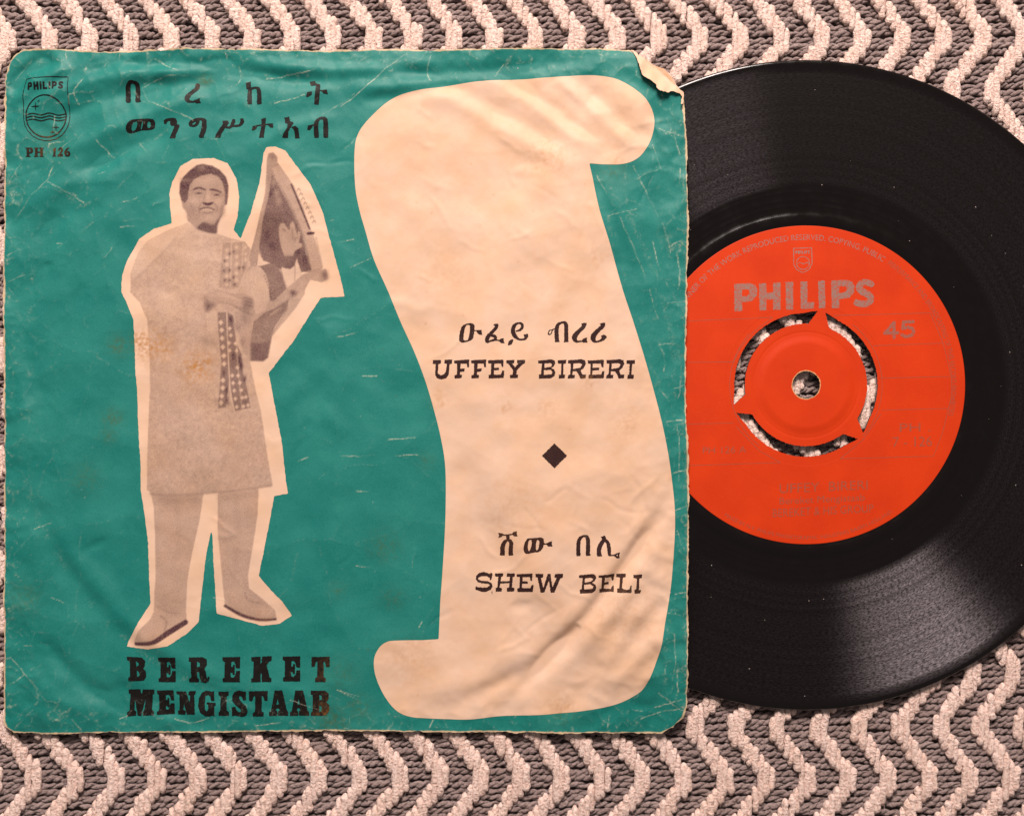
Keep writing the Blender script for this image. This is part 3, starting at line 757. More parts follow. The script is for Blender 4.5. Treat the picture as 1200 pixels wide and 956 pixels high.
tone(C(*KR, [(290, 625), (305, 598), (328, 598), (348, 625), (368, 655), (372, 605), (385, 585), (402, 595), (410, 640), (424, 680), (430, 655), (445, 665), (444, 690), (436, 738), (460, 748), (455, 770), (405, 798), (390, 835), (330, 835), (305, 770), (290, 690)]), 0.42, 1.2)
line(C(*KR, [(320, 640, 5), (340, 655, 4)]), 0.72, 1.5, 0.8, False)
line(C(*KR, [(385, 640, 4), (395, 720, 4), (420, 700, 4)]), 0.66, 1.5, 0.7)
spots(KR, [(365, 872)], 7, 7, 0.74, 0.95)
# bowl
tone(C(*BD, [(420, 250), (440, 150), (470, 215), (560, 245), (600, 300), (632, 410), (540, 500), (515, 480), (505, 380), (478, 290), (440, 255)]), 0.66)
tone(C(*BD, [(425, 252), (438, 155), (468, 212), (520, 230), (450, 250)]), 0.16)
tone(C(*BD, [(350, 300), (400, 255), (445, 255), (485, 300), (508, 370), (515, 480), (480, 560), (420, 590), (398, 520), (330, 460), (300, 400)]), 0.30)
for k in range(9):
    spots(BD, [(478 + 38 * math.sin(k * 0.19) + k * 1.2, 320 + k * 21)], 1.0, 1.0, 0.8, 0.8)
tone(C(*BD, [(598, 255), (615, 265), (660, 272), (690, 250), (705, 200), (742, 312), (700, 350), (640, 402), (612, 330)]), 0.17)
line(C(*BD, [(693, 250, 3), (690, 350, 3)]), 0.6, 1, 0.8, False)
tone(C(*BD, [(540, 500), (640, 420), (720, 370), (840, 282), (910, 272), (925, 340), (880, 365), (800, 345), (745, 400), (700, 465), (650, 490), (520, 570)]), 0.42)
line(C(*BD, [(560, 520, 6), (660, 450, 6), (760, 370, 6), (850, 320, 6)]), 0.32, 3, 0.7)
spots(BD, [(902, 315)], 4.5, 6, 0.74, 0.9)
spots(BD, [(680, 440)], 4.5, 4, 0.82, 0.9)
tone(C(*BD, [(480, 575), (560, 540), (650, 482), (640, 540), (545, 680), (522, 780), (502, 890), (470, 915), (382, 912), (380, 780), (400, 640)]), 0.63, 1.5)
tone(C(*BD, [(385, 790), (520, 780), (502, 890), (470, 915), (382, 912)]), 0.74, 4)
tone(C(*BD, [(650, 490), (700, 465), (765, 412), (760, 450), (700, 540), (530, 745), (548, 680), (640, 545)]), 0.36)
line(C(*BD, [(590, 545, 5), (520, 590, 5), (560, 570, 5)]), 0.36, 2, 0.7)
line(C(*BD, [(640, 545, 3), (590, 640, 3), (535, 720, 3)]), 0.6, 2, 0.7)
# plucking hand
tone(C(*BD, [(55, 465), (90, 430), (160, 420), (250, 440), (350, 450), (400, 490), (395, 540), (360, 575), (320, 560), (270, 540), (190, 510), (130, 530), (100, 560), (65, 565)]), 0.43, 1.5, True)
tone(C(*BD, [(58, 505), (105, 505), (135, 522), (98, 558), (68, 563)]), 0.70, 7, True)
tone(C(*BD, [(338, 480), (390, 478), (398, 530), (358, 568), (322, 550)]), 0.64, 6, True)
for yy in (470, 495, 520):
    line(C(*BD, [(335, yy, 2), (365, yy + 8, 2), (395, yy + 14, 2)]), 0.80, 1.2, 0.7)
line(C(*BD, [(255, 450, 3), (300, 480, 3), (335, 478, 3)]), 0.66, 2, 0.7)
line(C(*BD, [(60, 470, 3), (85, 505, 3), (80, 550, 3)]), 0.80, 2, 0.6)
line(C(*BD, [(270, 540, 5), (330, 565, 5), (390, 590, 5)]), 0.66, 4, 0.7)
line(C(*BD, [(140, 535, 6), (200, 530, 6), (260, 560, 6)]), 0.52, 5, 0.6)
for q in ([(60, 400), (120, 430), (200, 415)], [(20, 330), (70, 300), (150, 230)], [(30, 590), (110, 640), (150, 720)], [(-20, 640), (60, 690), (130, 800)], [(-60, 420), (0, 470), (50, 480)], [(40, 560), (60, 700), (50, 860)]):
    line(C(*BD, [(a, b, 5) for a, b in q]), 0.44, 7, 0.55)
    line(C(*BD, [(a - 14, b + 16, 5) for a, b in q]), 0.25, 8, 0.45)
line(C(*BD, [(150, 500, 5), (240, 520, 5), (310, 545, 5)]), 0.62, 3, 0.6)
line(C(*BD, [(150, 445, 6), (240, 465, 8), (310, 490, 6)]), 0.26, 4, 0.7)
FT.a = np.where(FT.a > 0.08, FT.a + 0.03 * fft_noise(FT.a.shape, 2.2, 7, 52), FT.a)
figure = sheet('portrait_print', CF, 0.045, M_HALF, sleeve, extra={'ink': FT})
figure['label'] = 'halftone picture of a standing musician in a pale robe holding a lyre'

# ---- lettering
def lettering(name, box, step, items, lift=0.09, label=None, rough=0.14, parent=None):
    F = Field(*box, step)
    for sign in (1, -1):
        for kind, pts in items:
            s = -1 if kind.startswith('-') else 1
            if s != sign: continue
            k = kind.strip('-')
            if k == 'P': F.poly(pts, False, s)
            elif k == 'O': F.poly(pts, True, s)
            elif k == 'K': F.stroke(pts, True, s)
            elif k == 'L': F.stroke(pts, False, s)
    if rough: F.rough(rough, 2.2, 61)
    o = sheet(name, F, lift, M_INK_S if parent else M_INK, parent or sleeve, edge=False)
    if label: o['label'] = label
    return o
def shift(pts, dx, dy=0): return [(p[0] + dx, p[1] + dy, *p[2:]) for p in pts]
A_ = (140, 85, 9.231); B_ = (260, 85, 8.571)
it = []
def put(crop, *prims):
    for k, p in prims: it.append((k, C(*crop, p)))
put(A_, ('K', [(92, 300, 28), (90, 220, 27), (92, 160, 24), (120, 112, 17), (150, 106, 13)]), ('K', [(150, 106, 13), (185, 125, 22), (195, 170, 25), (196, 300, 26)]),
    ('P', [(66, 290), (122, 285), (120, 328), (75, 328)]), ('P', [(168, 285), (222, 285), (235, 320), (172, 325)]),
    ('K', [(842, 142, 26), (835, 175, 24), (790, 220, 22), (745, 270, 27), (742, 305, 23), (775, 326, 12), (815, 322, 9)]), ('P', [(812, 310), (855, 295), (877, 284), (872, 305), (888, 336), (845, 343), (820, 332)]))
lettering('amharic_lettering', (142, 90, 400, 125), 0.55, it + [
    ('P', C(*B_, [(240, 105), (290, 95), (292, 155), (305, 168), (265, 174), (248, 165)])), ('K', C(*B_, [(285, 168, 18), (281, 220, 22), (283, 300, 23)])),
    ('K', C(*B_, [(290, 168, 13), (335, 156, 10), (368, 172, 20), (378, 230, 22), (378, 300, 23)])), ('P', C(*B_, [(258, 290), (307, 290), (305, 325), (265, 325)])), ('P', C(*B_, [(352, 290), (400, 290), (406, 320), (358, 326)])),
    ('P', C(*B_, [(880, 92), (935, 86), (942, 110), (988, 118), (990, 150), (977, 305), (974, 326), (927, 324), (930, 290), (945, 132), (920, 136), (890, 131)])),
    ('P', C(*B_, [(848, 248), (858, 203), (908, 196), (906, 225), (870, 252)])), ('P', C(*B_, [(998, 182), (1058, 176), (1064, 222), (1030, 217), (1003, 195)])), ('L', C(*B_, [(980, 186, 5), (1012, 187, 5)]))],
    label='black Amharic letters, upper row beside the shield')
it = []
put(A_, ('O', [(180, 518), (260, 510), (330, 506), (375, 518), (390, 560), (380, 600), (340, 622), (290, 627), (240, 630), (200, 643), (150, 657), (110, 659), (85, 640), (80, 600), (103, 555), (140, 525)]),
    ('-O', [(172, 545), (203, 543), (195, 590), (175, 628), (147, 636), (137, 613), (150, 570)]), ('-O', [(256, 535), (264, 535), (252, 600), (240, 622), (236, 605)]), ('-O', [(316, 540), (340, 545), (337, 590), (317, 607), (304, 585)]),
    ('P', [(485, 562), (483, 520), (520, 503), (580, 496), (615, 504), (629, 530), (627, 562), (657, 575), (647, 610), (617, 680), (613, 717), (548, 717), (563, 680), (588, 620), (600, 583), (568, 581), (552, 560), (556, 531), (527, 531), (507, 562)]),
    ('K', [(830, 520, 14), (785, 540, 20), (770, 565, 18), (790, 582, 12), (830, 575, 14), (850, 545, 18), (860, 520, 14)]), ('K', [(830, 512, 13), (880, 508, 14), (915, 520, 20)]), ('K', [(922, 530, 24), (920, 600, 27), (905, 660, 26), (892, 690, 24)]),
    ('P', [(865, 680), (920, 680), (917, 710), (865, 710)]),
    ('P', [(1120, 530), (1175, 525), (1192, 550), (1160, 590), (1110, 670), (1097, 712), (1043, 713), (1043, 685), (1090, 610), (1125, 565)]))
put(B_, ('K', [(25, 545, 12), (70, 560, 10), (100, 545, 14), (115, 510, 18), (122, 490, 18)]), ('K', [(105, 540, 14), (135, 542, 10), (180, 535, 13), (205, 505, 19), (205, 482, 18)]),
    ('P', [(398, 470), (446, 459), (441, 520), (427, 640), (427, 661), (376, 661), (381, 630), (400, 530)]), ('L', [(345, 540, 6), (480, 522, 6)]), ('P', [(303, 587), (310, 545), (357, 533), (352, 566), (325, 583)]), ('P', [(468, 518), (517, 515), (522, 562), (490, 557), (470, 540)]),
    ('P', [(630, 460), (680, 449), (690, 498), (727, 505), (717, 527), (702, 547), (672, 600), (667, 664), (610, 662), (618, 630), (660, 560), (663, 522), (642, 517)]), ('P', [(698, 555), (745, 543), (772, 570), (780, 640), (785, 664), (737, 664), (733, 600), (714, 567)]),
    ('K', [(985, 470, 11), (957, 500, 20), (949, 560, 23), (952, 630, 25)]), ('K', [(985, 466, 11), (1028, 466, 17), (1045, 500, 24), (1046, 630, 25)]), ('P', [(928, 625), (977, 625), (977, 660), (930, 660)]), ('P', [(1021, 625), (1071, 625), (1071, 660), (1023, 660)]),
    ('P', [(860, 583), (868, 540), (922, 528), (907, 562), (885, 583)]), ('L', [(905, 540, 5), (945, 527, 5)]))
lettering('amharic_lettering', (142, 130, 400, 168), 0.55, it, label='black Amharic letters, lower row above the picture')
it = []; C_ = (530, 370, 12); D_ = (630, 370, 12)
put(C_, ('O', [(210, 114), (280, 113), (313, 140), (313, 220), (292, 320), (245, 357), (160, 379), (110, 367), (96, 330), (110, 230), (140, 150)]), ('-O', [(225, 132), (250, 150), (245, 240), (225, 330), (195, 352), (165, 345), (160, 300), (175, 200), (195, 145)]),
    ('L', [(308, 213, 6), (352, 213, 6)]), ('P', [(333, 207), (413, 204), (421, 274), (375, 269), (350, 237)]),
    ('K', [(632, 138, 20), (617, 175, 23), (570, 225, 22), (515, 285, 26), (492, 330, 30), (490, 362, 24)]), ('P', [(574, 136), (600, 119), (648, 118), (655, 145), (620, 160)]), ('K', [(540, 282, 14), (590, 290, 22), (611, 315, 22), (596, 342, 17), (545, 357, 13), (500, 375, 14)]),
    ('L', [(600, 349, 8), (655, 350, 8)]), ('P', [(645, 350), (680, 327), (727, 320), (723, 350), (736, 389), (690, 390)]),
    ('K', [(930, 110, 11), (965, 112, 15), (985, 138, 20), (978, 175, 20), (950, 205, 16), (900, 222, 9)]), ('K', [(930, 108, 12), (880, 135, 22), (855, 190, 29), (860, 250, 31), (890, 300, 26), (940, 336, 14), (1000, 338, 15), (1030, 315, 22), (1046, 280, 22)]),
    ('P', [(1000, 268), (1068, 257), (1068, 300), (1035, 330), (1008, 295)]), ('O', [(858, 335), (850, 380), (825, 410), (785, 418), (790, 370), (820, 345)]))
put(D_, ('K', [(340, 100, 13), (290, 125, 21), (268, 180, 28), (263, 250, 30), (268, 345, 30)]), ('K', [(340, 97, 12), (380, 104, 20), (398, 140, 28), (398, 220, 28), (400, 345, 30)]), ('P', [(238, 340), (298, 340), (308, 374), (240, 376)]), ('P', [(370, 340), (428, 340), (434, 372), (364, 376)]),
    ('K', [(240, 190, 6), (200, 205, 7), (162, 215, 7), (150, 265, 8), (185, 260, 7), (200, 225, 7), (215, 195, 6)]),
    ('K', [(650, 132, 28), (635, 165, 28), (580, 220, 28), (525, 280, 36), (516, 328, 35), (545, 364, 17), (610, 363, 10)]), ('P', [(608, 360), (640, 325), (691, 309), (686, 345), (699, 379), (640, 386)]), ('P', [(610, 112), (683, 105), (682, 140), (640, 150), (612, 130)]),
    ('K', [(918, 130, 26), (895, 165, 28), (840, 215, 28), (785, 280, 36), (776, 328, 35), (802, 368, 17), (860, 362, 14), (910, 332, 24), (935, 302, 28)]), ('P', [(865, 122), (900, 106), (945, 106), (945, 145), (900, 150)]), ('P', [(882, 290), (920, 271), (960, 282), (950, 320), (905, 325)]))
lettering('amharic_lettering', (532, 372, 718, 412), 0.5, it, label='dark Amharic title over the first Latin title', parent=scroll)
it = []; E_ = (570, 615, 7.059)
put(E_, ('K', [(175, 117, 10), (146, 145, 16), (133, 190, 19), (133, 230, 19)]), ('K', [(175, 114, 10), (203, 137, 16), (202, 190, 18), (200, 230, 18)]), ('P', [(160, 80), (192, 78), (191, 113), (165, 113)]), ('L', [(120, 80, 5), (175, 78, 6), (230, 68, 5)]),
    ('P', [(98, 63), (118, 62), (138, 68), (143, 79), (125, 95), (98, 103), (106, 82)]), ('P', [(210, 69), (225, 51), (253, 46), (250, 65), (259, 88), (230, 88)]), ('P', [(112, 228), (155, 228), (151, 249), (112, 249)]), ('P', [(183, 228), (220, 223), (221, 246), (185, 249)]),
    ('O', [(350, 104), (400, 101), (450, 96), (471, 110), (474, 150), (457, 195), (430, 216), (390, 221), (340, 231), (315, 221), (307, 185), (317, 140), (333, 112)]), ('-O', [(354, 120), (371, 118), (372, 160), (358, 203), (348, 206), (343, 180), (346, 140)]), ('-O', [(422, 116), (436, 130), (429, 185), (414, 203), (408, 180), (412, 135)]),
    ('L', [(470, 150, 5), (500, 150, 5)]), ('P', [(488, 148), (520, 131), (542, 126), (537, 148), (547, 170), (510, 170)]),
    ('K', [(800, 86, 8), (771, 105, 14), (758, 150, 17), (758, 230, 17)]), ('K', [(800, 84, 8), (828, 92, 14), (838, 130, 17), (836, 230, 18)]), ('P', [(740, 228), (776, 228), (776, 248), (742, 250)]), ('P', [(818, 226), (854, 226), (858, 246), (820, 249)]),
    ('P', [(943, 95), (975, 81), (987, 103), (962, 120)]), ('K', [(970, 115, 14), (941, 160, 18), (928, 200, 18), (928, 236, 19)]), ('K', [(975, 112, 10), (1000, 142, 15), (1010, 190, 16), (1012, 236, 13)]), ('P', [(909, 232), (948, 232), (955, 252), (912, 252)]), ('L', [(1010, 244, 6), (1052, 243, 5)]),
    ('P', [(1045, 243), (1070, 225), (1100, 219), (1093, 245), (1099, 268), (1070, 266)]), ('-L', [(1076, 243, 6), (1077, 243, 6)]))
lettering('amharic_lettering', (580, 618, 730, 656), 0.5, it, label='dark Amharic title over the second Latin title', parent=scroll)
it = []; U_ = (500, 410, 9.231); V_ = (620, 410, 9.231)
Fp = [(298, 115), (462, 105), (460, 190), (440, 190), (435, 150), (370, 150), (365, 205), (415, 203), (408, 235), (365, 238), (360, 270), (385, 270), (380, 305), (302, 310), (302, 275), (330, 268), (330, 150), (300, 148)]
Rp = [(418, 115), (560, 103), (600, 115), (610, 150), (590, 195), (555, 225), (570, 268), (612, 270), (605, 308), (550, 312), (530, 265), (510, 235), (468, 232), (462, 270), (492, 272), (488, 308), (415, 310), (418, 275), (440, 268), (448, 152), (418, 150)]
Rh = [(475, 150), (545, 145), (570, 160), (550, 195), (472, 208)]
put(U_, ('P', [(70, 110), (158, 108), (152, 150), (128, 155), (122, 255), (150, 275), (180, 268), (205, 245), (222, 150), (192, 148), (195, 108), (278, 105), (275, 150), (250, 155), (240, 265), (215, 305), (160, 320), (115, 305), (92, 270), (98, 155), (68, 152)]),
    ('P', Fp), ('P', shift(Fp, 184)),
    ('P', [(665, 115), (832, 108), (830, 185), (812, 185), (805, 150), (735, 150), (730, 195), (785, 195), (780, 220), (730, 222), (728, 270), (800, 268), (822, 225), (840, 228), (835, 305), (672, 310), (672, 272), (695, 268), (700, 150), (668, 148)]),
    ('P', [(862, 115), (950, 110), (945, 148), (925, 150), (955, 190), (990, 150), (978, 145), (980, 112), (1065, 110), (1062, 150), (1040, 155), (975, 225), (968, 268), (990, 270), (985, 305), (900, 308), (900, 272), (930, 268), (935, 220), (880, 150), (862, 148)]))
put(V_, ('P', [(97, 118), (240, 105), (275, 120), (280, 150), (262, 180), (238, 198), (270, 215), (282, 250), (270, 285), (235, 308), (105, 312), (105, 268), (128, 262), (138, 150), (97, 148)]), ('-P', [(165, 150), (230, 145), (248, 160), (235, 185), (165, 195)]), ('-P', [(160, 220), (235, 218), (250, 240), (240, 265), (158, 272)]),
    ('P', [(308, 115), (400, 110), (395, 150), (370, 152), (365, 270), (388, 270), (382, 308), (318, 312), (318, 272), (342, 268), (345, 152), (310, 150)]), ('P', Rp), ('-P', Rh),
    ('P', [(630, 118), (805, 108), (798, 190), (778, 190), (770, 150), (685, 152), (682, 195), (755, 195), (750, 222), (680, 225), (678, 270), (775, 268), (788, 230), (808, 232), (802, 308), (638, 312), (638, 272), (655, 268), (660, 152), (632, 150)]),
    ('P', shift(Rp, 413)), ('-P', shift(Rh, 413)),
    ('P', [(1045, 118), (1138, 112), (1135, 152), (1108, 155), (1100, 268), (1128, 270), (1122, 312), (1055, 315), (1058, 275), (1075, 268), (1080, 155), (1048, 152)]))
lettering('title_lettering', (503, 416, 748, 450), 0.5, it, label='dark slab-serif first title, above the diamond', parent=scroll)
it = []; S1 = (550, 660, 10.909); S2 = (650, 660, 10.909)
put(S1, ('P', [(290, 115), (298, 130), (282, 205), (262, 208), (265, 180), (225, 160), (165, 158), (115, 175), (115, 200), (160, 218), (240, 222), (290, 250), (298, 290), (275, 330), (215, 358), (165, 360), (75, 328), (85, 285), (105, 300), (170, 305), (230, 300), (262, 278), (250, 258), (170, 250), (110, 235), (85, 200), (90, 155), (130, 115), (190, 105), (250, 125), (275, 120)]),
    ('P', [(284, 350), (298, 350), (295, 388), (287, 390)]),
    ('P', [(330, 122), (438, 120), (430, 160), (408, 165), (402, 222), (512, 218), (518, 165), (478, 162), (482, 120), (585, 120), (578, 162), (555, 165), (545, 300), (578, 305), (572, 352), (480, 355), (480, 308), (508, 300), (512, 245), (400, 250), (385, 300), (418, 308), (415, 352), (338, 355), (335, 310), (358, 302), (370, 165), (328, 160)]),
    ('P', [(605, 130), (808, 115), (802, 208), (780, 208), (772, 162), (682, 165), (680, 220), (752, 218), (745, 248), (675, 250), (672, 305), (778, 308), (798, 265), (820, 262), (810, 355), (615, 358), (612, 312), (640, 302), (645, 165), (605, 160)]),
    ('P', [(842, 122), (948, 120), (940, 165), (912, 170), (945, 300), (1000, 120), (1035, 120), (1060, 295), (1110, 170), (1085, 165), (1090, 120), (1195, 118), (1190, 170), (1160, 175), (1085, 358), (1035, 360), (1015, 205), (955, 360), (910, 362), (868, 165), (845, 162)]))
put(S2, ('P', [(305, 135), (480, 122), (518, 135), (525, 175), (500, 215), (470, 232), (515, 255), (528, 295), (510, 335), (470, 362), (318, 370), (315, 320), (340, 315), (352, 172), (305, 168)]), ('-P', [(382, 178), (465, 168), (485, 190), (460, 215), (378, 232)]), ('-P', [(372, 258), (450, 250), (488, 275), (480, 305), (372, 318)]),
    ('P', [(555, 140), (758, 122), (750, 210), (728, 212), (718, 165), (635, 168), (632, 232), (690, 228), (685, 258), (628, 260), (622, 312), (712, 318), (735, 275), (752, 275), (748, 350), (568, 362), (565, 318), (592, 312), (598, 168), (555, 168)]),
    ('P', [(785, 125), (905, 120), (898, 165), (868, 170), (850, 300), (905, 318), (945, 310), (955, 268), (975, 262), (968, 355), (792, 358), (790, 308), (818, 302), (830, 170), (785, 165)]),
    ('P', [(995, 130), (1108, 125), (1102, 170), (1072, 175), (1065, 318), (1092, 322), (1085, 362), (1010, 368), (1005, 322), (1030, 312), (1040, 175), (995, 168)]))
lettering('title_lettering', (553, 664, 756, 700), 0.5, it, label='dark slab-serif second title, below the diamond', parent=scroll)
lettering('diamond_mark', (630, 515, 670, 553), 0.7, [('P', C(400, 340, 2.857, [(713, 512), (755, 553), (713, 595), (671, 553)]))], parent=scroll)
it = []; K1 = (140, 760, 9.231); K2 = (260, 760, 8.571)
Eb = C(*K1, [(418, 92), (610, 88), (608, 210), (565, 208), (555, 160), (540, 135), (515, 140), (512, 195), (530, 200), (530, 175), (552, 172), (552, 280), (530, 278), (528, 260), (508, 255), (512, 305), (535, 310), (560, 285), (568, 240), (610, 238), (608, 358), (425, 358), (422, 320), (442, 310), (442, 140), (418, 128)])
put(K1, ('P', [(82, 82), (240, 92), (278, 130), (275, 180), (255, 212), (285, 240), (290, 300), (265, 340), (225, 345), (100, 348), (98, 310), (118, 300), (115, 135), (85, 118)]), ('-P', [(180, 130), (205, 150), (208, 175), (185, 192)]), ('-P', [(190, 228), (215, 250), (218, 290), (192, 302)]),
    ('P', [(752, 90), (900, 88), (945, 110), (950, 170), (922, 210), (940, 240), (945, 300), (955, 320), (960, 295), (978, 295), (970, 345), (930, 368), (885, 355), (872, 300), (868, 245), (845, 240), (845, 315), (862, 325), (862, 360), (752, 360), (752, 322), (778, 312), (775, 138), (752, 128)]), ('-P', [(842, 135), (870, 145), (875, 180), (845, 195)]))
it += [('P', Eb), ('P', shift(Eb, 75.7, -0.5)), ('P', shift(Eb, 146, -1))]
put(K2, ('P', [(298, 80), (390, 75), (390, 118), (385, 150), (412, 120), (398, 118), (405, 75), (502, 72), (498, 118), (478, 125), (450, 160), (480, 285), (498, 290), (498, 330), (402, 330), (402, 262), (395, 235), (388, 265), (392, 330), (298, 330), (300, 295), (318, 285), (322, 125), (298, 115)]),
    ('P', [(902, 78), (1085, 75), (1085, 175), (1050, 178), (1038, 130), (1025, 120), (1025, 280), (1048, 290), (1045, 328), (938, 328), (938, 292), (958, 280), (962, 120), (945, 130), (935, 175), (902, 178)]))
lettering('name_lettering', (146, 766, 392, 803), 0.55, it, label='black widely spaced slab capitals under the picture')
it = []
Ab = [(530, 415), (610, 412), (655, 620), (668, 630), (668, 668), (565, 668), (565, 625), (580, 615), (575, 595), (548, 595), (545, 615), (558, 625), (558, 670), (475, 670), (475, 632), (495, 620), (525, 450)]
Ah = [(563, 495), (575, 555), (548, 558)]
put(K1, ('P', [(95, 440), (220, 438), (235, 500), (250, 440), (378, 438), (375, 485), (358, 492), (350, 660), (372, 672), (370, 715), (250, 720), (252, 675), (270, 660), (278, 545), (235, 722), (195, 722), (165, 545), (160, 665), (180, 678), (178, 722), (80, 732), (80, 685), (105, 672), (115, 490), (95, 485)]),
    ('P', [(405, 448), (585, 445), (590, 555), (555, 555), (545, 510), (528, 495), (500, 500), (500, 555), (515, 558), (518, 535), (535, 530), (538, 635), (518, 635), (512, 615), (498, 620), (500, 655), (525, 660), (550, 590), (592, 588), (595, 705), (402, 715), (402, 680), (425, 668), (425, 495), (408, 485)]),
    ('P', [(615, 458), (720, 458), (760, 580), (765, 505), (745, 495), (745, 458), (825, 455), (822, 490), (808, 498), (820, 705), (730, 708), (700, 600), (690, 655), (718, 670), (715, 710), (632, 710), (630, 672), (648, 660), (650, 500), (618, 485)]),
    ('P', [(1025, 455), (1028, 560), (995, 562), (985, 515), (960, 495), (932, 510), (925, 580), (928, 650), (950, 675), (965, 640), (960, 600), (945, 595), (948, 575), (1045, 580), (1045, 605), (1030, 615), (1030, 722), (1005, 715), (985, 728), (930, 722), (875, 680), (852, 610), (860, 530), (890, 475), (930, 452), (980, 455), (1000, 462)]),
    ('P', [(1072, 458), (1185, 458), (1182, 500), (1160, 510), (1165, 660), (1190, 680), (1188, 718), (1075, 718), (1075, 685), (1095, 665), (1095, 510), (1072, 495)]))
put(K2, ('P', [(245, 420), (245, 512), (215, 512), (200, 475), (180, 470), (172, 490), (200, 530), (245, 570), (262, 620), (250, 660), (215, 680), (165, 672), (140, 665), (105, 670), (105, 580), (140, 578), (150, 610), (175, 635), (195, 625), (190, 600), (140, 560), (108, 520), (105, 470), (130, 430), (170, 412), (205, 418), (225, 425)]),
    ('P', [(275, 420), (462, 418), (462, 518), (432, 518), (420, 475), (405, 465), (400, 625), (422, 635), (420, 675), (312, 675), (312, 640), (335, 625), (338, 465), (320, 475), (308, 520), (275, 520)]),
    ('P', Ab), ('-P', Ah), ('P', shift(Ab, 209)), ('-P', shift(Ah, 209)),
    ('P', [(895, 415), (1040, 415), (1075, 445), (1075, 500), (1050, 530), (1080, 560), (1080, 620), (1050, 660), (1020, 668), (895, 668), (895, 635), (912, 625), (915, 460), (895, 450)]), ('-P', [(982, 455), (1005, 465), (1008, 500), (982, 515)]), ('-P', [(978, 560), (1005, 575), (1005, 620), (980, 630)]))
lettering('name_lettering', (146, 805, 392, 843), 0.55, it, label='black tight slab capitals along the bottom edge')

# sans letters as strokes in a unit box (y down)
def bowl(y0, y1, x=1.0): return [(0, y0), (.55 * x, y0), (.88 * x, y0 + .12 * (y1 - y0)), (1.0 * x, y0 + .5 * (y1 - y0)), (.88 * x, y1 - .12 * (y1 - y0)), (.55 * x, y1), (0, y1)]
SANS = {'P': ([[(0, 0), (0, 1)], bowl(0, .56)], 1.0), 'H': ([[(0, 0), (0, 1)], [(1, 0), (1, 1)], [(0, .5), (1, .5)]], 1.0), 'I': ([[(0, 0), (0, 1)]], 0.0), 'L': ([[(0, 0), (0, 1), (.95, 1)]], 0.9),
        'S': ([[(.95, .10), (.7, 0), (.3, 0), (.05, .12), (.05, .32), (.3, .46), (.7, .54), (.95, .68), (.95, .88), (.7, 1), (.3, 1), (.02, .9)]], 0.95)}
def sans(word, x0, x1, ytop, ybot, r, tilt=0.0):
    widths = [SANS[c][1] for c in word]
    gap = 2 * r + (x1 - x0) * 0.032
    unit = ((x1 - x0) - 2 * r - gap * (len(word) - 1)) / sum(widths)
    x = x0 + r
    out = []
    for c, w in zip(word, widths):
        for pl in SANS[c][0]:
            out.append(('L', [(x + px * unit, ytop + r + py * (ybot - ytop - 2 * r) - tilt * (x + px * unit - x0), r) for px, py in pl]))
        x += w * unit + gap
    return out
LG = (20, 85, 8.69)
def star(x, y, r, r2=None):
    r2 = r2 or r
    q = 0.10 * r
    return ('P', [(x, y - r), (x + q, y - q), (x + r2, y), (x + q, y + q), (x, y + r), (x - q, y + q), (x - r2, y), (x - q, y - q)])
prims = [('L', [(x, y, 3.6) for x, y in [(95, 72), (530, 55), (535, 250), (535, 490), (525, 540), (500, 595), (460, 642), (400, 678), (330, 696), (285, 697), (220, 682), (160, 648), (115, 595), (88, 545), (76, 490), (75, 250), (95, 72)]]),
         ('L', [(300 + 201 * math.cos(a), 453 + 208 * math.sin(a), 6.2) for a in np.linspace(0, 2 * math.pi, 40)])]
for y in (430, 458, 487):
    prims.append(('K', [(104, y + 8, 5.0), (170, y - 6, 5.0), (255, y + 10, 5.0), (340, y - 10, 5.0), (420, y + 8, 5.0), (496, y - 6, 5.0)]))
prims += [star(202, 355, 58), star(243, 305, 30), star(400, 562, 50), star(362, 610, 36)]
prims += sans('PHILIPS', 125, 488, 113, 192, 9.5, 0.03)
it = [(k, C(*LG, p)) for k, p in prims]
lettering('shield_emblem', (24, 88, 86, 170), 0.45, it, rough=0.08, label='black shield emblem with waves and stars')
prims = [('P', [(88, 768), (150, 768), (166, 785), (166, 810), (148, 826), (128, 826), (128, 850), (140, 855), (140, 861), (88, 861), (88, 855), (100, 850), (100, 780), (88, 775)]), ('-P', [(128, 778), (137, 783), (138, 808), (128, 816)]),
         ('P', [(172, 768), (222, 768), (222, 775), (212, 780), (212, 808), (240, 808), (240, 780), (228, 775), (228, 768), (277, 768), (277, 775), (266, 780), (266, 850), (277, 855), (277, 861), (228, 861), (228, 855), (240, 850), (240, 820), (212, 820), (212, 850), (222, 855), (222, 861), (172, 861), (172, 855), (184, 850), (184, 780), (172, 775)]),
         ('P', [(364, 790), (388, 768), (398, 768), (398, 848), (408, 856), (408, 861), (364, 861), (364, 856), (374, 848), (374, 792)]),
         ('K', [(432, 795, 8), (438, 780, 9), (458, 778, 10), (466, 800, 11), (448, 832, 8), (428, 850, 8)]), ('P', [(420, 846), (480, 836), (478, 862), (420, 862)]),
         ('K', [(542, 774, 5), (515, 795, 10), (504, 825, 13), (514, 850, 11), (532, 853, 10), (544, 836, 12), (535, 816, 9), (515, 822, 7)])]
lettering('catalogue_lettering', (26, 170, 88, 188), 0.45, [(k, C(*LG, p)) for k, p in prims], rough=0.08, label='black serif catalogue number under the shield')

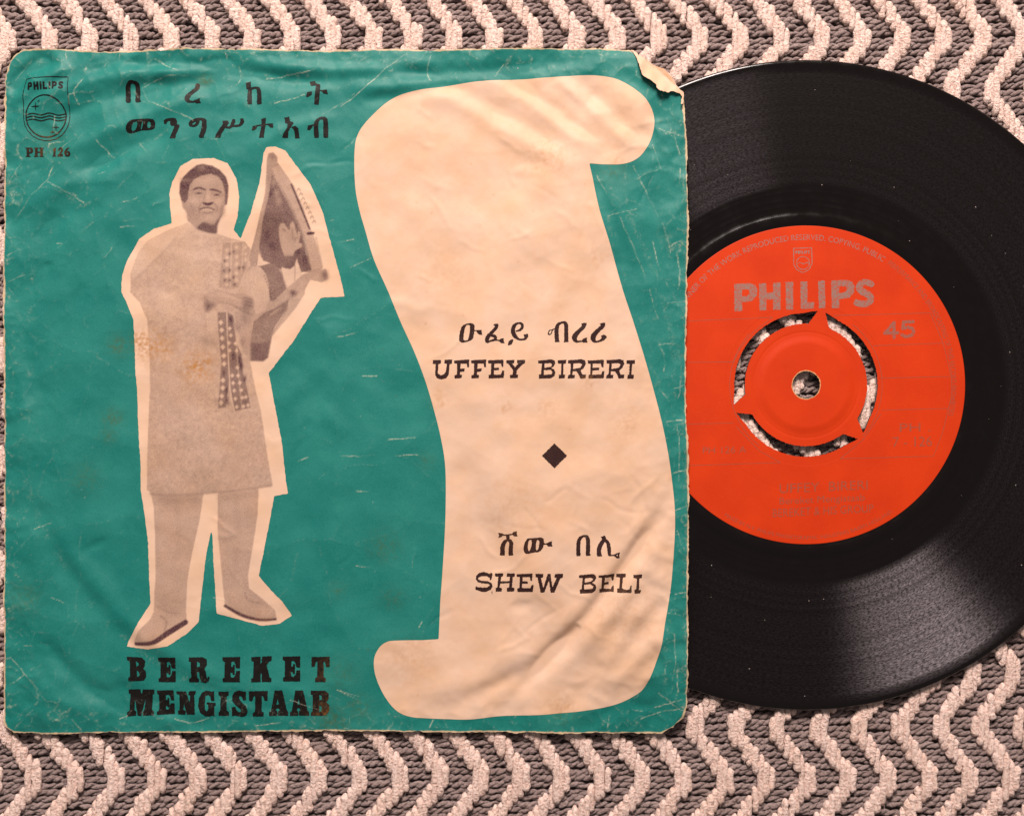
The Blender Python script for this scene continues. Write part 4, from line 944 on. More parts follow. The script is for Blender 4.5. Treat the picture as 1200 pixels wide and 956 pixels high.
# ------------------------------------------------------------------ the record
RCX, RCY = 945.0, 451.0
record = empty('vinyl_record', 'black seven-inch vinyl record with an orange label slid half out of the sleeve', 'record', (float(wx(RCX)), float(wy(RCY)), 0.0))
def lathe(name, prof, seg, mat, parent, attrs=None):
    p = np.array(prof, float); n = len(p)
    a = np.arange(seg) / seg * 2 * math.pi
    v = np.zeros((n, seg, 3))
    v[:, :, 0] = p[:, 0:1] * S * np.cos(a); v[:, :, 1] = p[:, 0:1] * S * np.sin(a); v[:, :, 2] = p[:, 1:2] * 1e-3
    i, j = np.meshgrid(np.arange(n - 1), np.arange(seg), indexing='ij')
    j2 = (j + 1) % seg
    f = np.stack([i * seg + j, (i + 1) * seg + j, (i + 1) * seg + j2, i * seg + j2], -1).reshape(-1, 4)
    return link(name, build_mesh(name, v.reshape(-1, 3), [f]), parent, mat)

def vinyl():
    m, nt, b = new_mat('black_grooved_vinyl')
    tc = nt.nodes.new('ShaderNodeTexCoord')
    sep = nt.nodes.new('ShaderNodeSeparateXYZ'); nt.links.new(tc.outputs['Object'], sep.inputs[0])
    r2 = math_(nt, 'ADD', math_(nt, 'MULTIPLY', sep.outputs[0], sep.outputs[0]), math_(nt, 'MULTIPLY', sep.outputs[1], sep.outputs[1]))
    r = math_(nt, 'DIVIDE', math_(nt, 'SQRT', r2), S)                     # radius in photo pixels
    ang = math_(nt, 'ARCTAN2', sep.outputs[1], sep.outputs[0])
    g = math_(nt, 'MULTIPLY', ramp(nt, r, 231.0, 240.0), ramp(nt, r, 376.0, 363.0))
    pol = nt.nodes.new('ShaderNodeCombineXYZ')
    nt.links.new(math_(nt, 'MULTIPLY', r, 0.75), pol.inputs[0]); nt.links.new(math_(nt, 'MULTIPLY', ang, 75.0), pol.inputs[1])
    modu = noise(nt, pol.outputs[0], 1.0, 3, 0.7)                          # music modulation flecks
    pol2 = nt.nodes.new('ShaderNodeCombineXYZ'); nt.links.new(r, pol2.inputs[0])
    rings = noise(nt, pol2.outputs[0], 0.11, 6, 0.85)
    nt.nodes.remove(b)
    tg = nt.nodes.new('ShaderNodeTangent'); tg.direction_type = 'RADIAL'; tg.axis = 'Z'
    bp = N(nt, 'ShaderNodeBump'); bp.inputs['Strength'].default_value = 0.3; bp.inputs['Distance'].default_value = 0.00004
    nt.links.new(math_(nt, 'ADD', modu, math_(nt, 'MULTIPLY', rings, 0.6)), bp.inputs['Height'])
    rad = nt.nodes.new('ShaderNodeCombineXYZ'); nt.links.new(sep.outputs[0], rad.inputs[0]); nt.links.new(sep.outputs[1], rad.inputs[1])
    nrm = nt.nodes.new('ShaderNodeVectorMath'); nrm.operation = 'NORMALIZE'; nt.links.new(rad.outputs[0], nrm.inputs[0])
    def princ(rough, spec, normal=None, aniso=0.0):
        p = nt.nodes.new('ShaderNodeBsdfPrincipled')
        p.inputs['Base Color'].default_value = (0.0034, 0.0022, 0.0020, 1); p.inputs['IOR'].default_value = 1.5
        for sock, v in (('Roughness', rough), ('Specular IOR Level', spec)):
            if hasattr(v, 'is_linked'): nt.links.new(v, p.inputs[sock])
            else: p.inputs[sock].default_value = v
        if normal is not None: nt.links.new(normal, p.inputs['Normal'])
        if aniso:
            p.inputs['Anisotropic'].default_value = aniso; p.inputs['Anisotropic Rotation'].default_value = 0.25
            nt.links.new(tg.outputs[0], p.inputs['Tangent'])
        return p.outputs[0]
    def mixs(f, a, b_):
        m_ = nt.nodes.new('ShaderNodeMixShader')
        if hasattr(f, 'is_linked'): nt.links.new(f, m_.inputs[0])
        else: m_.inputs[0].default_value = f
        nt.links.new(a, m_.inputs[1]); nt.links.new(b_, m_.inputs[2]); return m_.outputs[0]
    def tilt(k):                                   # the two walls of the groove
        sc = nt.nodes.new('ShaderNodeVectorMath'); sc.operation = 'SCALE'; sc.inputs[3].default_value = k
        nt.links.new(nrm.outputs[0], sc.inputs[0])
        ad = nt.nodes.new('ShaderNodeVectorMath'); ad.operation = 'ADD'
        nt.links.new(bp.outputs[0], ad.inputs[0]); nt.links.new(sc.outputs[0], ad.inputs[1])
        no = nt.nodes.new('ShaderNodeVectorMath'); no.operation = 'NORMALIZE'; nt.links.new(ad.outputs[0], no.inputs[0])
        return no.outputs[0]
    gr0 = math_(nt, 'ADD', 0.26, math_(nt, 'MULTIPLY', rings, 0.16))
    fleck = math_(nt, 'MULTIPLY', ramp(nt, modu, 0.38, 0.62, 0.12, 1.0), ramp(nt, rings, 0.34, 0.64, 0.30, 1.0))
    colr = mixc(nt, fleck, (0.0, 0.0, 0.0), (0.058, 0.051, 0.056))
    def gloss(normal):
        p = nt.nodes.new('ShaderNodeBsdfAnisotropic'); p.distribution = 'BECKMANN'
        p.inputs['Roughness'].default_value = 0.29; p.inputs['Anisotropy'].default_value = 0.60; p.inputs['Rotation'].default_value = 0.0
        nt.links.new(colr, p.inputs['Color']); nt.links.new(normal, p.inputs['Normal']); nt.links.new(tg.outputs[0], p.inputs['Tangent'])
        return p.outputs[0]
    def adds(a, b_):
        n = nt.nodes.new('ShaderNodeAddShader'); nt.links.new(a, n.inputs[0]); nt.links.new(b_, n.inputs[1]); return n.outputs[0]
    rim_r = math_(nt, 'ADD', 0.10, math_(nt, 'MULTIPLY', ramp(nt, noise(nt, tc.outputs['Object'], 300, 3), .3, .7), 0.14))
    walls = adds(princ(0.30, 0.14), adds(gloss(tilt(1.10)), gloss(tilt(-1.10))))
    plain = princ(rim_r, 0.34)
    nt.links.new(mixs(g, plain, walls), nt.nodes['Material Output'].inputs[0])
    return m
M_VINYL = vinyl()
prof = [(97, 0.45), (97, 1.40), (97.5, 1.428), (98.5, 1.43), (100, 1.43), (150, 1.43), (186, 1.43), (188.5, 1.46), (190, 1.58), (191.5, 1.64), (195, 1.655), (198, 1.63), (200, 1.55), (202, 1.40), (204, 1.36), (209.5, 1.35), (210.2, 1.375), (211.0, 1.35), (216.5, 1.35), (217.1, 1.37), (217.8, 1.35), (226, 1.35), (226.6, 1.37), (227.3, 1.35),
        (231, 1.35), (233.5, 1.365), (235.5, 1.42), (238, 1.425), (270, 1.425), (300, 1.425), (335, 1.425), (362, 1.425), (364.5, 1.42), (366, 1.41), (368, 1.44), (372, 1.56), (375.5, 1.66), (378, 1.67), (379.8, 1.60), (381, 1.42), (381.2, 1.2),
        (381, 0.95), (379.8, 0.72), (378, 0.58), (375, 0.50), (366, 0.50), (300, 0.50), (200, 0.48), (97, 0.45)]
disc = lathe('disc', prof, 300, M_VINYL, record)

def label_mat():
    m, nt, b = new_mat('orange_label_paper')
    pos = position(nt)
    c = mixc(nt, ramp(nt, noise(nt, pos, 70, 3), .35, .65), (0.50, 0.034, 0.0035), (0.45, 0.028, 0.003))
    c = mixc(nt, ramp(nt, noise(nt, pos, 2200, 3), .58, .80, 0, .35), c, (0.52, 0.07, 0.012))
    tc = attr(nt, 'worn')
    c = mixc(nt, ramp(nt, math_(nt, 'ADD', tc, math_(nt, 'MULTIPLY', math_(nt, 'SUBTRACT', noise(nt, pos, 1300, 3), .5), 0.9)), .45, .65), c, (0.55, 0.30, 0.14))
    nt.links.new(c, b.inputs['Base Color'])
    b.inputs['Roughness'].default_value = 0.5; b.inputs['Specular IOR Level'].default_value = 0.15
    bp = N(nt, 'ShaderNodeBump'); bp.inputs['Strength'].default_value = 0.15; bp.inputs['Distance'].default_value = 0.00006
    nt.links.new(noise(nt, pos, 900, 4), bp.inputs['Height']); nt.links.new(bp.outputs[0], b.inputs['Normal'])
    return m
M_LABEL = label_mat()
def silver_mat(name, col):
    m, nt, b = new_mat(name)
    pos = position(nt)
    c = mixc(nt, ramp(nt, noise(nt, pos, 1800, 3), .40, .72), col, (0.42, 0.055, 0.018))
    nt.links.new(c, b.inputs['Base Color'])
    b.inputs['Roughness'].default_value = 0.45; b.inputs['Metallic'].default_value = 0.25
    return m
M_SILVER = silver_mat('silver_label_ink', (0.25, 0.155, 0.13))
M_FAINT2 = silver_mat('rubbed_silver_label_ink', (0.26, 0.105, 0.08))
M_FAINT = silver_mat('faded_silver_label_ink', (0.30, 0.070, 0.038))
LZ = 1.43
lab = lathe('label_paper', [(95, LZ), (95, LZ + 0.068), (95.15, LZ + 0.07), (95.6, LZ + 0.07), (110, LZ + 0.07), (122.5, LZ + 0.07), (123.3, LZ + 0.069), (125, LZ + 0.052), (126.7, LZ + 0.069), (127.5, LZ + 0.07), (150, LZ + 0.07), (185.8, LZ + 0.07), (186.3, LZ + 0.069), (186.7, LZ + 0.05), (186.8, LZ)], 240, M_LABEL, record)
# centre piece with three slots and a spindle hole
HB = Field(RCX - 100, RCY - 100, RCX + 100, RCY + 100, 0.8)
X, Y = HB.grid()
R_ = np.hypot(X - RCX, Y - RCY); TH = np.degrees(np.arctan2(X - RCX, -(Y - RCY)))   # clockwise from the top
slot = np.minimum(84.2 - R_, R_ - 71.8)
for a0, a1 in ((12.2, 2.0), (133.0, 2.0), (251.3, 2.0)):
    d = (TH - a0 + 180) % 360 - 180
    t = np.radians(d) * R_                                    # px along the arc from the spoke's axis
    half = 4.2 + (88.5 - R_) * 0.50
    slot = np.minimum(slot, (np.abs(t) - half) * 0.75)
# the slot ends run on outward in a point beside each spoke
for a0 in (12.2, 133.0, 251.3):
    d = (TH - a0 + 180) % 360 - 180
    t = np.abs(np.radians(d) * R_)
    tip = np.minimum(np.minimum((t - 4.2), (88.0 - R_) - (t - 4) * 0.22), np.minimum(R_ - 72, (22 - t)))
    tip = np.minimum(tip, (t - (4.2 + (88.5 - R_) * 0.50)) * 0.85)
    slot = np.maximum(slot, tip)
HB.a = np.minimum(np.minimum(97 - R_, R_ - 16.2), -slot)
HB.rough(0.22, 3, 71)
def hubz(px, py):
    r = np.hypot(px - RCX, py - RCY)
    z = np.full(len(r), LZ + 0.06)
    z -= 0.045 * np.exp(-((r - 62) / 1.3) ** 2)
    q = np.clip((60.0 - r) / 12.0, 0, 1); z += 0.30 * q * q * (3 - 2 * q)
    return z
px, py, faces, ce = march(HB)
z = hubz(px, py)
v = np.stack([(px - RCX) * S, (RCY - py) * S, z * 1e-3], 1)
rr_ = np.hypot(px - RCX, py - RCY)
slotv = Map(HB.x0, HB.y0, RCX + 100, RCY + 100, 0.8); slotv.a = HB.a
worn = np.clip(1 - (rr_ - 16) / 2.6, 0, 1) * 0.95 + np.where((rr_ > 60) & (rr_ < 95), np.clip(1 - slotv(px, py) / 1.1, 0, 1) * 0.42, 0)
hub = link('centre_piece', build_mesh('centre_piece', v, faces, {'worn': worn}), record, M_LABEL)
hub['label'] = 'orange push-out centre with spindle hole'
ids = np.unique(ce); n0 = len(ids); rm = np.full(len(v), -1); rm[ids] = np.arange(n0)
top = v[ids].copy(); low = top.copy(); low[:, 2] = 0.00046
core = link('centre_wall', build_mesh('centre_wall', np.concatenate([top, low]), [np.stack([rm[ce[:, 0]], rm[ce[:, 1]], rm[ce[:, 1]] + n0, rm[ce[:, 0]] + n0], 1)]), record)
mw, nt, b = new_mat('dark_vinyl_edge'); b.inputs['Base Color'].default_value = (0.02, 0.010, 0.008, 1); b.inputs['Roughness'].default_value = 0.5
core.data.materials.append(mw)

# label print
def lab_sheet(name, box, step, items, mat, label=None, rough=0.12, parent=lab, z=LZ + 0.085):
    F = Field(*box, step)
    for k, p in items:
        if k == 'P': F.poly(p)
        elif k == 'L': F.stroke(p, False)
        elif k == 'K': F.stroke(p, True)
    for k, p in items:
        if k == '-P': F.poly(p, False, -1)
    if rough: F.rough(rough, 1.6, 81)
    px, py, faces, ce = march(F)
    v = np.stack([(px - RCX) * S, (RCY - py) * S, np.full(len(px), z * 1e-3)], 1)
    o = link(name, build_mesh(name, v, faces), parent, mat)
    if label: o['label'] = label
    return o
G7 = (800, 250, 3.43)
Pb = [(208, 283), (272, 280), (292, 288), (301, 304), (300, 330), (282, 351), (240, 358), (241, 392), (210, 394)]
Pc = [(240, 306), (264, 305), (270, 314), (268, 326), (258, 332), (240, 333)]
big = [('P', Pb), ('-P', Pc), ('P', shift(Pb, 391, -13)), ('-P', shift(Pc, 391, -13)),
       ('P', [(308, 282), (338, 280), (338, 318), (365, 317), (365, 279), (395, 277), (395, 387), (365, 388), (365, 345), (338, 346), (338, 389), (310, 390)]),
       ('P', [(415, 276), (446, 275), (446, 386), (417, 387)]), ('P', [(475, 274), (503, 273), (503, 357), (530, 356), (530, 382), (477, 384)]), ('P', [(546, 271), (573, 270), (576, 380), (549, 381)]),
       ('K', [(760, 284, 12.5), (740, 277, 13), (720, 282, 13), (711, 298, 13.5), (724, 314, 14), (748, 326, 14), (758, 343, 13.5), (748, 359, 13), (722, 364, 13), (701, 358, 12.5)])]
big = [(k, C(*G7, p)) for k, p in big]
lab_sheet('label_lettering', (855, 315, 1035, 372), 0.55, big, M_SILVER, 'large worn silver capitals above the centre', rough=0.25)
fo = [('L', [(1037.5 + 15 * x, 378.5 + 17 * y - 0.5 * x, 1.9) for x, y in [(.72, 1), (.72, 0), (0, .70), (1.02, .70)]]),
      ('L', [(1057.5 + 14 * x, 377.3 + 17 * y - 0.5 * x, 1.9) for x, y in [(.95, 0), (.15, 0), (.08, .45), (.5, .36), (.9, .48), (1, .7), (.85, .92), (.5, 1), (.25, .98), (.02, .88)]])]
lab_sheet('label_lettering', (1030, 370, 1080, 402), 0.5, fo, M_FAINT2, 'silver speed number at the right of the label', rough=0.2)
lines = [[(806, 376), (880, 373), (906, 371.5), (882, 390), (868, 408), (860, 424)], [(806, 424.5), (860, 424)], [(978, 369.5), (1040, 368), (1091, 366.5), (1106, 402), (1115.5, 441), (1116.5, 462), (1112, 479), (1105, 508), (1094.5, 534.5), (1040, 536), (985, 537.5), (1012, 515), (1033, 485)],
         [(1024.5, 405), (1106, 402)], [(1033, 443), (1115.5, 441)], [(1034, 480.5), (1112, 478.5)], [(804, 497), (860, 495.5)], [(806, 545.5), (915, 542), (890, 528), (863, 500)]]
items = [('L', [(x, y, 0.36) for x, y in l]) for l in lines]
items.append(('L', [(RCX + 89.5 * math.cos(a), RCY + 89.5 * math.sin(a), 0.36) for a in np.radians(np.linspace(-52, 42, 24))]))
items.append(('L', [(RCX + 89.5 * math.cos(a), RCY + 89.5 * math.sin(a), 0.36) for a in np.radians(np.linspace(128, 222, 24))]))
lab_sheet('label_rules', (802, 362, 1122, 550), 0.6, items, M_FAINT, rough=0.0)
sh = [('L', [(x, y, 0.5) for x, y in C(800, 250, 3.43, [(448, 140), (520, 138), (522, 200), (510, 225), (485, 238), (460, 226), (448, 205), (448, 140)])])]
sh += sans('PHILIPS', 932.5, 949.5, 293.5, 297.5, 0.55, 0.02)
sh += [('L', [(941.5 + 7.6 * math.cos(a), 308 + 7.6 * math.sin(a), 0.45) for a in np.linspace(0, 6.2832, 24)]), ('K', [(934.5, 308.5, .45), (938, 307.5, .45), (942, 309, .45), (946, 307.5, .45), (949, 308.5, .45)])]
lab_sheet('label_emblem', (926, 286, 958, 324), 0.4, sh, M_SILVER, rough=0.05)

def font_mesh(txt, bold=0.0):
    cu = bpy.data.curves.new('tmp_text', 'FONT'); cu.body = txt; cu.offset = bold; cu.resolution_u = 3
    ob = bpy.data.objects.new('tmp_text', cu); COL.objects.link(ob)
    bpy.context.view_layer.update()
    me = bpy.data.meshes.new_from_object(ob.evaluated_get(bpy.context.evaluated_depsgraph_get()))
    v = np.zeros(len(me.vertices) * 3); me.vertices.foreach_get('co', v); v = v.reshape(-1, 3)[:, :2]
    f = [tuple(p.vertices) for p in me.polygons]
    bpy.data.objects.remove(ob); bpy.data.curves.remove(cu); bpy.data.meshes.remove(me)
    return v, f
def text_line(name, txt, x0, x1, ybase, h, tilt, mat, bold=0.0, label=None):
    v, f = font_mesh(txt, bold)
    v = v - v.min(0) * np.array([1, 0])
    v[:, 0] *= (x1 - x0) / v[:, 0].max(); v[:, 1] *= h / 0.73
    px = x0 + v[:, 0]; py = ybase - v[:, 1] - tilt * v[:, 0]
    w = np.stack([(px - RCX) * S, (RCY - py) * S, np.full(len(px), (LZ + 0.088) * 1e-3)], 1)
    me = bpy.data.meshes.new(name); me.from_pydata(w.tolist(), [], f); me.update()
    o = link(name, me, lab, mat)
    if label: o['label'] = label
def text_arc(name, txt, r, a0, a1, h, mat, inward=False, bold=0.0, label=None):
    """letters along a circle; angles clockwise from the top; inward = feet to the rim"""
    v, f = font_mesh(txt, bold)
    v = v - v.min(0) * np.array([1, 0])
    u = v[:, 0] / v[:, 0].max(); hh = v[:, 1] * h / 0.73
    a = np.radians(a0 + (a1 - a0) * u)
    rad = (r - hh) if inward else (r + hh)
    w = np.stack([rad * np.sin(a) * S, rad * np.cos(a) * S, np.full(len(a), (LZ + 0.088) * 1e-3)], 1)
    me = bpy.data.meshes.new(name); me.from_pydata(w.tolist(), [], f); me.update()
    o = link(name, me, lab, mat)
    if label: o['label'] = label
text_line('label_lettering', 'PH .', 1055, 1091, 506, 10.5, 0.02, M_FAINT)
text_line('label_lettering', '7 - 126', 1047, 1093, 523.5, 12, 0.02, M_FAINT)
text_line('label_lettering', 'PH 126 A', 824, 875, 531.5, 8, 0.02, M_FAINT)
text_line('label_lettering', 'UFFEY  BIRERI', 914, 1017.5, 578, 11.5, 0.045, M_FAINT)
text_line('label_lettering', 'Bereket Mengistaab', 914, 1014, 591, 8.5, 0.045, M_FAINT)
text_line('label_lettering', 'BEREKET & HIS GROUP', 906, 1024, 606, 10, 0.05, M_FAINT)
text_arc('rim_lettering', 'OF THE OWNER OF THE WORK REPRODUCED RESERVED. COPYING, PUBLIC', 170, -68, 32, 7.0, M_SILVER, label='tiny silver print following the label rim')
text_arc('rim_lettering', 'PERFORMANCE AND BROADCASTING OF THIS RECORD PROHIBITED', 170.5, 34, 102, 6.4, M_FAINT)
text_arc('rim_lettering', 'MADE BY N.V. PHILIPS PHONOGRAPHIC INDUSTRIES BAARN HOLLAND', 181, 212, 146, 4.6, M_FAINT, inward=True)

# dust on the disc
dv, df = [], []
for k in range(46):
    a = rng.uniform(0, 2 * math.pi); r = rng.uniform(205, 372)
    s0 = rng.uniform(0.25, 0.75) * (1.4 if k % 9 == 0 else 1)
    cx, cy = r * math.cos(a), r * math.sin(a)
    b0 = len(dv)
    for j in range(5):
        aa = j * 1.2566 + rng.uniform(-.3, .3)
        dv.append(((cx + s0 * math.cos(aa) * rng.uniform(.6, 1.3)) * S, (cy + s0 * math.sin(aa) * rng.uniform(.6, 1.3)) * S, 1.445e-3))
    dv.append((cx * S, cy * S, 1.56e-3))
    for j in range(5): df.append((b0 + j, b0 + (j + 1) % 5, b0 + 5))
md, nt, b = new_mat('grey_dust'); b.inputs['Base Color'].default_value = (0.40, 0.33, 0.30, 1); b.inputs['Roughness'].default_value = 0.9
dme = bpy.data.meshes.new('dust'); dme.from_pydata(dv, [], df); dme.update()
dust = link('dust', dme, record, md); dust['kind'] = 'stuff'

# ------------------------------------------------------------------ the rug
rug = empty('rug', 'woven rug of pale pink and grey zigzag stripes under the record and its sleeve', 'rug', (0, 0, 0))
def yarn_mat(name, a, bcol, speck, bscale, bdist, speck_amt):
    m, nt, b = new_mat(name)
    pos = position(nt)
    c = mixc(nt, attr(nt, 'tint'), a, bcol)
    n = noise(nt, pos, bscale, 4, 0.65)
    c = mixc(nt, ramp(nt, n, 0.53, 0.37, 0.0, speck_amt), c, speck)
    c = mixc(nt, ramp(nt, noise(nt, pos, 60, 3), 0.50, 0.75, 0.0, 0.25), c, tuple(x * k for x, k in zip(a, (0.93, 0.84, 0.72))))
    nt.links.new(c, b.inputs['Base Color'])
    b.inputs['Roughness'].default_value = 0.9; b.inputs['Specular IOR Level'].default_value = 0.1
    b.inputs['Sheen Weight'].default_value = 0.15
    bp = N(nt, 'ShaderNodeBump'); bp.inputs['Strength'].default_value = 1.0; bp.inputs['Distance'].default_value = bdist
    nt.links.new(n, bp.inputs['Height']); nt.links.new(bp.outputs[0], b.inputs['Normal'])
    return m
M_PALE = yarn_mat('pale_pink_cotton', (0.88, 0.68, 0.61), (0.82, 0.61, 0.53), (0.50, 0.29, 0.22), 1500, 0.0010, 0.75)
M_GREY = yarn_mat('grey_cotton', (0.235, 0.168, 0.157), (0.35, 0.265, 0.25), (0.075, 0.048, 0.044), 1500, 0.0008, 0.6)

RZ = -0.35                      # mm, crown of the stitches
FR = (HC + ZREF - RZ * 1e-3) / HC
def rug_xy(u, vv):
    """rug pixels -> metres, with the cloth's slight lean and wander"""
    x = u + 0.016 * (478 - vv) * 1.0 + 1.6 * np.sin(vv * 0.011 + 0.6) + 1.2 * np.sin(u * 0.008 + vv * 0.006)
    y = vv + 1.8 * np.sin(u * 0.0071 + 1.0) + 1.0 * np.sin(vv * 0.013 + u * 0.004)
    return (x - 600) * S * FR, (478 - y) * S * FR
PW, PR, PER, KL = 5.958, 7.75, 8, 3
X0, X1, Y0, Y1 = -170, 1370, -150, 1110
def hidden(u, vv, m=26):
    """well under the sleeve or the disc, where nothing can be seen"""
    s = (u > 6 + m) & (u < 800 - m) & (vv > 60 + m) & (vv < 856 - m)
    d = np.hypot(u - RCX, vv - RCY)
    return s | ((d < 381 - m) & (d > 97 + 8) & (u > 790 - m))
def tubes(paths, radii, sides, lump=0.0):
    """paths (n,k,3) metres, radii (n,k): open tubes with pinched ends"""
    n, k, _ = paths.shape
    tan = np.gradient(paths, axis=1)
    tan /= np.linalg.norm(tan, axis=2, keepdims=True) + 1e-12
    up = np.array([0, 0, 1.0])
    side = np.cross(tan, up); side /= np.linalg.norm(side, axis=2, keepdims=True) + 1e-12
    nrm = np.cross(side, tan)
    a = np.arange(sides) / sides * 2 * math.pi
    ca, sa = np.cos(a), np.sin(a)
    rl = radii[:, :, None] * (1 + lump * rng.standard_normal((n, k, sides)))
    v = paths[:, :, None, :] + rl[:, :, :, None] * (ca[None, None, :, None] * side[:, :, None, :] + sa[None, None, :, None] * nrm[:, :, None, :])
    i, j, s = np.meshgrid(np.arange(n), np.arange(k - 1), np.arange(sides), indexing='ij')
    s2 = (s + 1) % sides
    b = i * k * sides
    f = np.stack([b + j * sides + s, b + j * sides + s2, b + (j + 1) * sides + s2, b + (j + 1) * sides + s], -1).reshape(-1, 4)
    return v.reshape(-1, 3), f
# rows: turn to the right at y = 45 + 124 n
j0 = int((Y0 - 45) / PR) - 1; j1 = int((Y1 - 45) / PR) + 1
rows = np.arange(j0, j1 + 1)
jm = (rows + 8) % 16 - 8
sh = np.array([6, 6, 5, 4, 3, 2, 1, 0, 0])[np.abs(jm)]                                       # shift in warps, largest at the right-hand turns
stripes = {}
XR = 57.0 - 6 * PW                                        # right edge of a stripe at a left turn
i0 = int((X0 - XR) / PW) - 12; i1 = int((X1 - XR) / PW) + 12
for i in range(i0, i1):
    q = i - sh
    lit = (q % PER) < KL
    num = q // PER
    j = 0
    while j < len(rows):
        if not lit[j]: j += 1; continue
        e = j
        while e + 1 < len(rows) and lit[e + 1] and num[e + 1] == num[j]: e += 1
        x = XR + (i - KL + 0.5) * PW; ya = 45 + rows[j] * PR; yb = 45 + rows[e] * PR
        if X0 < x < X1 and ya < Y1 and yb > Y0 and not hidden(np.array([x, x]), np.array([ya, yb])).all():
            stripes.setdefault(int(num[j]), []).append((x, ya, yb))
        j = e + 1
pieces = []
for num in sorted(stripes):
    fl = sorted(stripes[num], key=lambda q: q[1])
    cur = [fl[0]]; reach = fl[0][2]
    for q in fl[1:]:
        if q[1] > reach + 2.5 * PR: pieces.append(cur); cur = []; reach = q[2]
        cur.append(q); reach = max(reach, q[2])
    pieces.append(cur)
KS = 12
light_n = 0
fibres_p = []
for fl in pieces:
    fl = np.array(fl)
    n = len(fl); light_n += n
    t = (0.5 - 0.5 * np.cos(np.linspace(0, math.pi, KS)) * (1 - 0.15 * np.sin(np.linspace(0, math.pi, KS)) ** 2))[None, :]
    ya = fl[:, 1] - PR * 0.78 + rng.normal(0, 1.5, n); yb = fl[:, 2] + PR * 0.78 + rng.normal(0, 1.5, n)
    xs = fl[:, 0] + rng.normal(0, 0.75, n)
    u = xs[:, None] + rng.normal(0, 0.5, n)[:, None] * (t - 0.5) * 2 + 0.35 * np.sin(t * 9 + rng.uniform(0, 6, n)[:, None])
    vv = ya[:, None] * (1 - t) + yb[:, None] * t
    X, Y = rug_xy(u, vv)
    ends = np.clip(np.minimum(t, 1 - t) / 0.10, 0, 1)
    arch = 1 - (1 - ends) ** 2.2
    zz = (RZ - 0.62 - 0.75 * (1 - arch) + rng.normal(0, 0.18, n)[:, None] + 0.05 * np.sin(t * 17 + rng.uniform(0, 6, n)[:, None])) * 1e-3
    rad = 4.5 * S * (0.30 + 0.70 * np.clip(np.minimum(t, 1 - t) / 0.09, 0, 1) ** 0.5) * (1 + 0.10 * np.sin(t * 19 + rng.uniform(0, 6, n)[:, None])) * rng.uniform(0.84, 1.14, n)[:, None]
    P = np.stack([X, Y, zz], -1)
    v, f = tubes(P, rad, 9, 0.13)
    tint = np.repeat(rng.uniform(0, 1, n), KS * 9)
    o = link('pale_stripe', build_mesh('pale_stripe', v, [f], {'tint': tint}), rug, M_PALE)
    fibres_p.append(P)
# grey weft: two plies twisted together, row by row
segs = []
us = np.arange(X0, X1, 2.6)
gv, gf, gt = [], [], []
base = 0
for ri, j in enumerate(rows):
    y = 45 + j * PR
    keep = ~hidden(us, np.full(len(us), y), 30)
    # contiguous runs
    idx = np.nonzero(keep)[0]
    if not len(idx): continue
    runs = np.split(idx, np.nonzero(np.diff(idx) > 1)[0] + 1)
    ph0 = rng.uniform(0, 6.28); tw = rng.uniform(18.0, 25.0)
    wob = rng.uniform(0, 6.28)
    tint0 = rng.uniform(0, 1)
    sm = lambda amp, k: amp * np.convolve(rng.standard_normal(len(us)), np.ones(k) / math.sqrt(k), 'same')
    ynz, pnz, znz, rnz = sm(0.8, 7), np.cumsum(sm(0.13, 8)), sm(0.10, 6), sm(0.09, 4)
    for run in runs:
        if len(run) < 4: continue
        u = us[run]
        for ply in (0, math.pi):
            ph = 2 * math.pi * u / tw + ph0 + ply + 0.5 * np.sin(u * 0.09 + wob) + pnz[run]
            yy = y + 2.0 * np.cos(ph) + 0.5 * np.sin(u * 0.05 + wob) + ynz[run]
            z = RZ - 1.75 + 2.0 * S * 1000 * np.sin(ph) + 0.16 * np.sin(u * 2 * math.pi / 23 + wob) + znz[run]
            X, Y = rug_xy(u, yy)
            P = np.stack([X, Y, z * 1e-3], -1)[None]
            rad = (2.5 * S * (1 + 0.12 * np.sin(u * 0.45 + ply + wob) + rnz[run]))[None]
            v, f = tubes(P, rad, 6, 0.12)
            gv.append(v); gf.append(f + base); base += len(v)
            gt.append(np.repeat(np.clip(tint0 * 0.6 + 0.4 * rng.uniform(0, 1, len(u)), 0, 1), 6))
weft = link('grey_weft_yarn', build_mesh('grey_weft_yarn', np.concatenate(gv), [np.concatenate(gf)], {'tint': np.concatenate(gt)}), rug, M_GREY)
weft['kind'] = 'stuff'
# loose fibres standing off the pale yarn
P = np.concatenate(fibres_p)
nf = 22000
si = rng.integers(0, len(P), nf); ki = rng.integers(1, KS - 1, nf)
b0 = P[si, ki] + np.stack([rng.uniform(-2.6, 2.6, nf) * S, rng.uniform(-2, 2, nf) * S, np.zeros(nf)], -1)
b0[:, 2] += 0.45e-3
an = rng.uniform(0, 2 * math.pi, nf); ln = rng.uniform(2.0, 5.5, nf) * S
d = np.stack([np.cos(an), np.sin(an), rng.uniform(0.0, 0.7, nf)], -1)
curl = np.stack([-np.sin(an), np.cos(an), -rng.uniform(0.3, 0.9, nf)], -1) * rng.normal(0, 0.5, nf)[:, None]
tt = np.linspace(0, 1, 4)[None, :, None]
FP = b0[:, None, :] + d[:, None, :] * ln[:, None, None] * tt + curl[:, None, :] * ln[:, None, None] * tt ** 2
FR_ = np.full((nf, 4), 0.19 * S) * np.linspace(1, 0.5, 4)[None, :]
v, f = tubes(FP, FR_, 3)
fib = link('loose_fibres', build_mesh('loose_fibres', v, [f], {'tint': np.repeat(rng.uniform(0, .6, nf), 12)}), rug, M_PALE)
fib['kind'] = 'stuff'
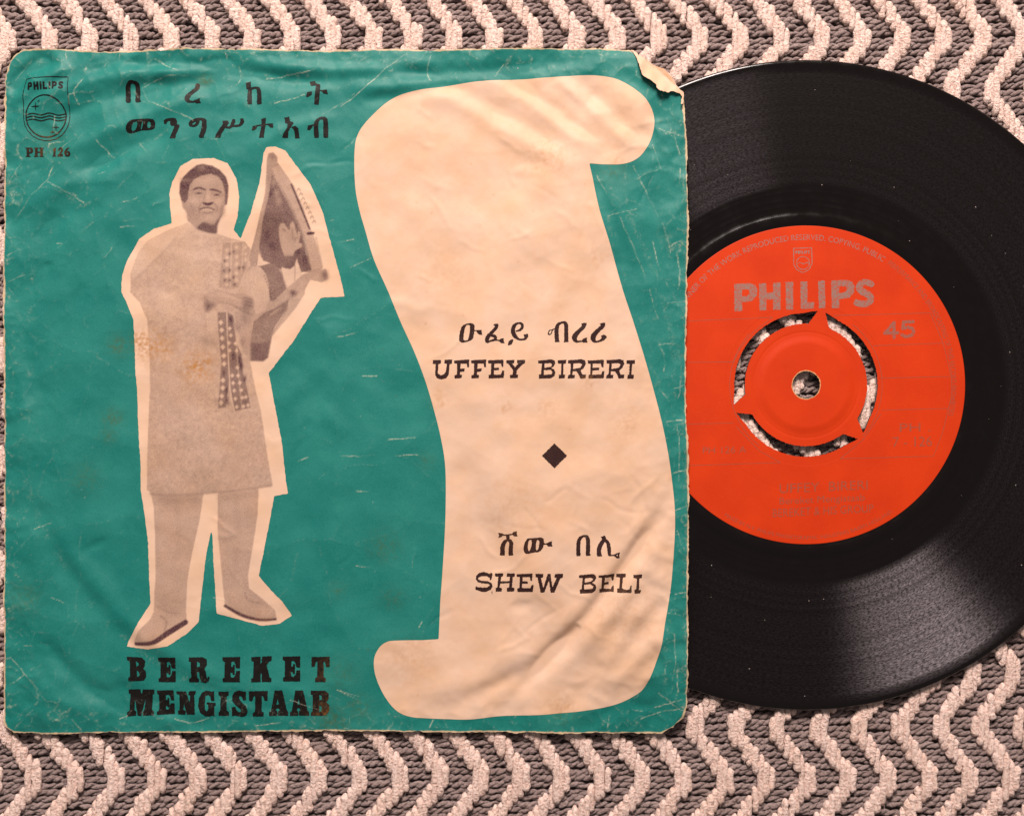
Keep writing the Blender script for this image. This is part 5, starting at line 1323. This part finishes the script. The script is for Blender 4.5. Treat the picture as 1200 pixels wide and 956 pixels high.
# backing cloth, the zigzag carried on by its colour where the stitches end
def backing():
    m, nt, b = new_mat('rug_backing_cloth')
    pos = position(nt)
    sep = nt.nodes.new('ShaderNodeSeparateXYZ'); nt.links.new(pos, sep.inputs[0])
    yy = math_(nt, 'DIVIDE', sep.outputs[1], S * 124.0)
    tri = math_(nt, 'PINGPONG', math_(nt, 'ADD', yy, (45 - 478) / 124.0), 0.5)
    xx = math_(nt, 'DIVIDE', sep.outputs[0], S * 47.67)
    fr = math_(nt, 'FRACT', math_(nt, 'ADD', xx, math_(nt, 'MULTIPLY', tri, 1.6)))
    msk = math_(nt, 'LESS_THAN', fr, 0.42)
    inside = math_(nt, 'MULTIPLY', math_(nt, 'LESS_THAN', math_(nt, 'ABSOLUTE', sep.outputs[0]), 770 * S), math_(nt, 'LESS_THAN', math_(nt, 'ABSOLUTE', sep.outputs[1]), 626 * S))
    msk = math_(nt, 'MULTIPLY', msk, math_(nt, 'SUBTRACT', 1.0, inside))
    c = mixc(nt, msk, (0.20, 0.15, 0.14), (0.72, 0.53, 0.46))
    n = noise(nt, pos, 900, 4)
    c = mixc(nt, ramp(nt, n, .35, .6), tuple(x * .5 for x in (0.2, 0.15, 0.14)), c)
    nt.links.new(c, b.inputs['Base Color']); b.inputs['Roughness'].default_value = 0.95
    bp = N(nt, 'ShaderNodeBump'); bp.inputs['Strength'].default_value = 0.8; bp.inputs['Distance'].default_value = 0.0006
    nt.links.new(n, bp.inputs['Height']); nt.links.new(bp.outputs[0], b.inputs['Normal'])
    return m
hw = 0.45; zb = -3.2e-3
bv = [(-hw, -hw, zb), (hw, -hw, zb), (hw, hw, zb), (-hw, hw, zb), (-hw, -hw, zb - 2e-3), (hw, -hw, zb - 2e-3), (hw, hw, zb - 2e-3), (-hw, hw, zb - 2e-3)]
bm_ = bpy.data.meshes.new('backing_cloth'); bm_.from_pydata(bv, [], [(0, 1, 2, 3), (7, 6, 5, 4), (0, 4, 5, 1), (1, 5, 6, 2), (2, 6, 7, 3), (3, 7, 4, 0)]); bm_.update()
link('backing_cloth', bm_, rug, backing())
print('stitches', light_n, 'pieces', len(pieces))
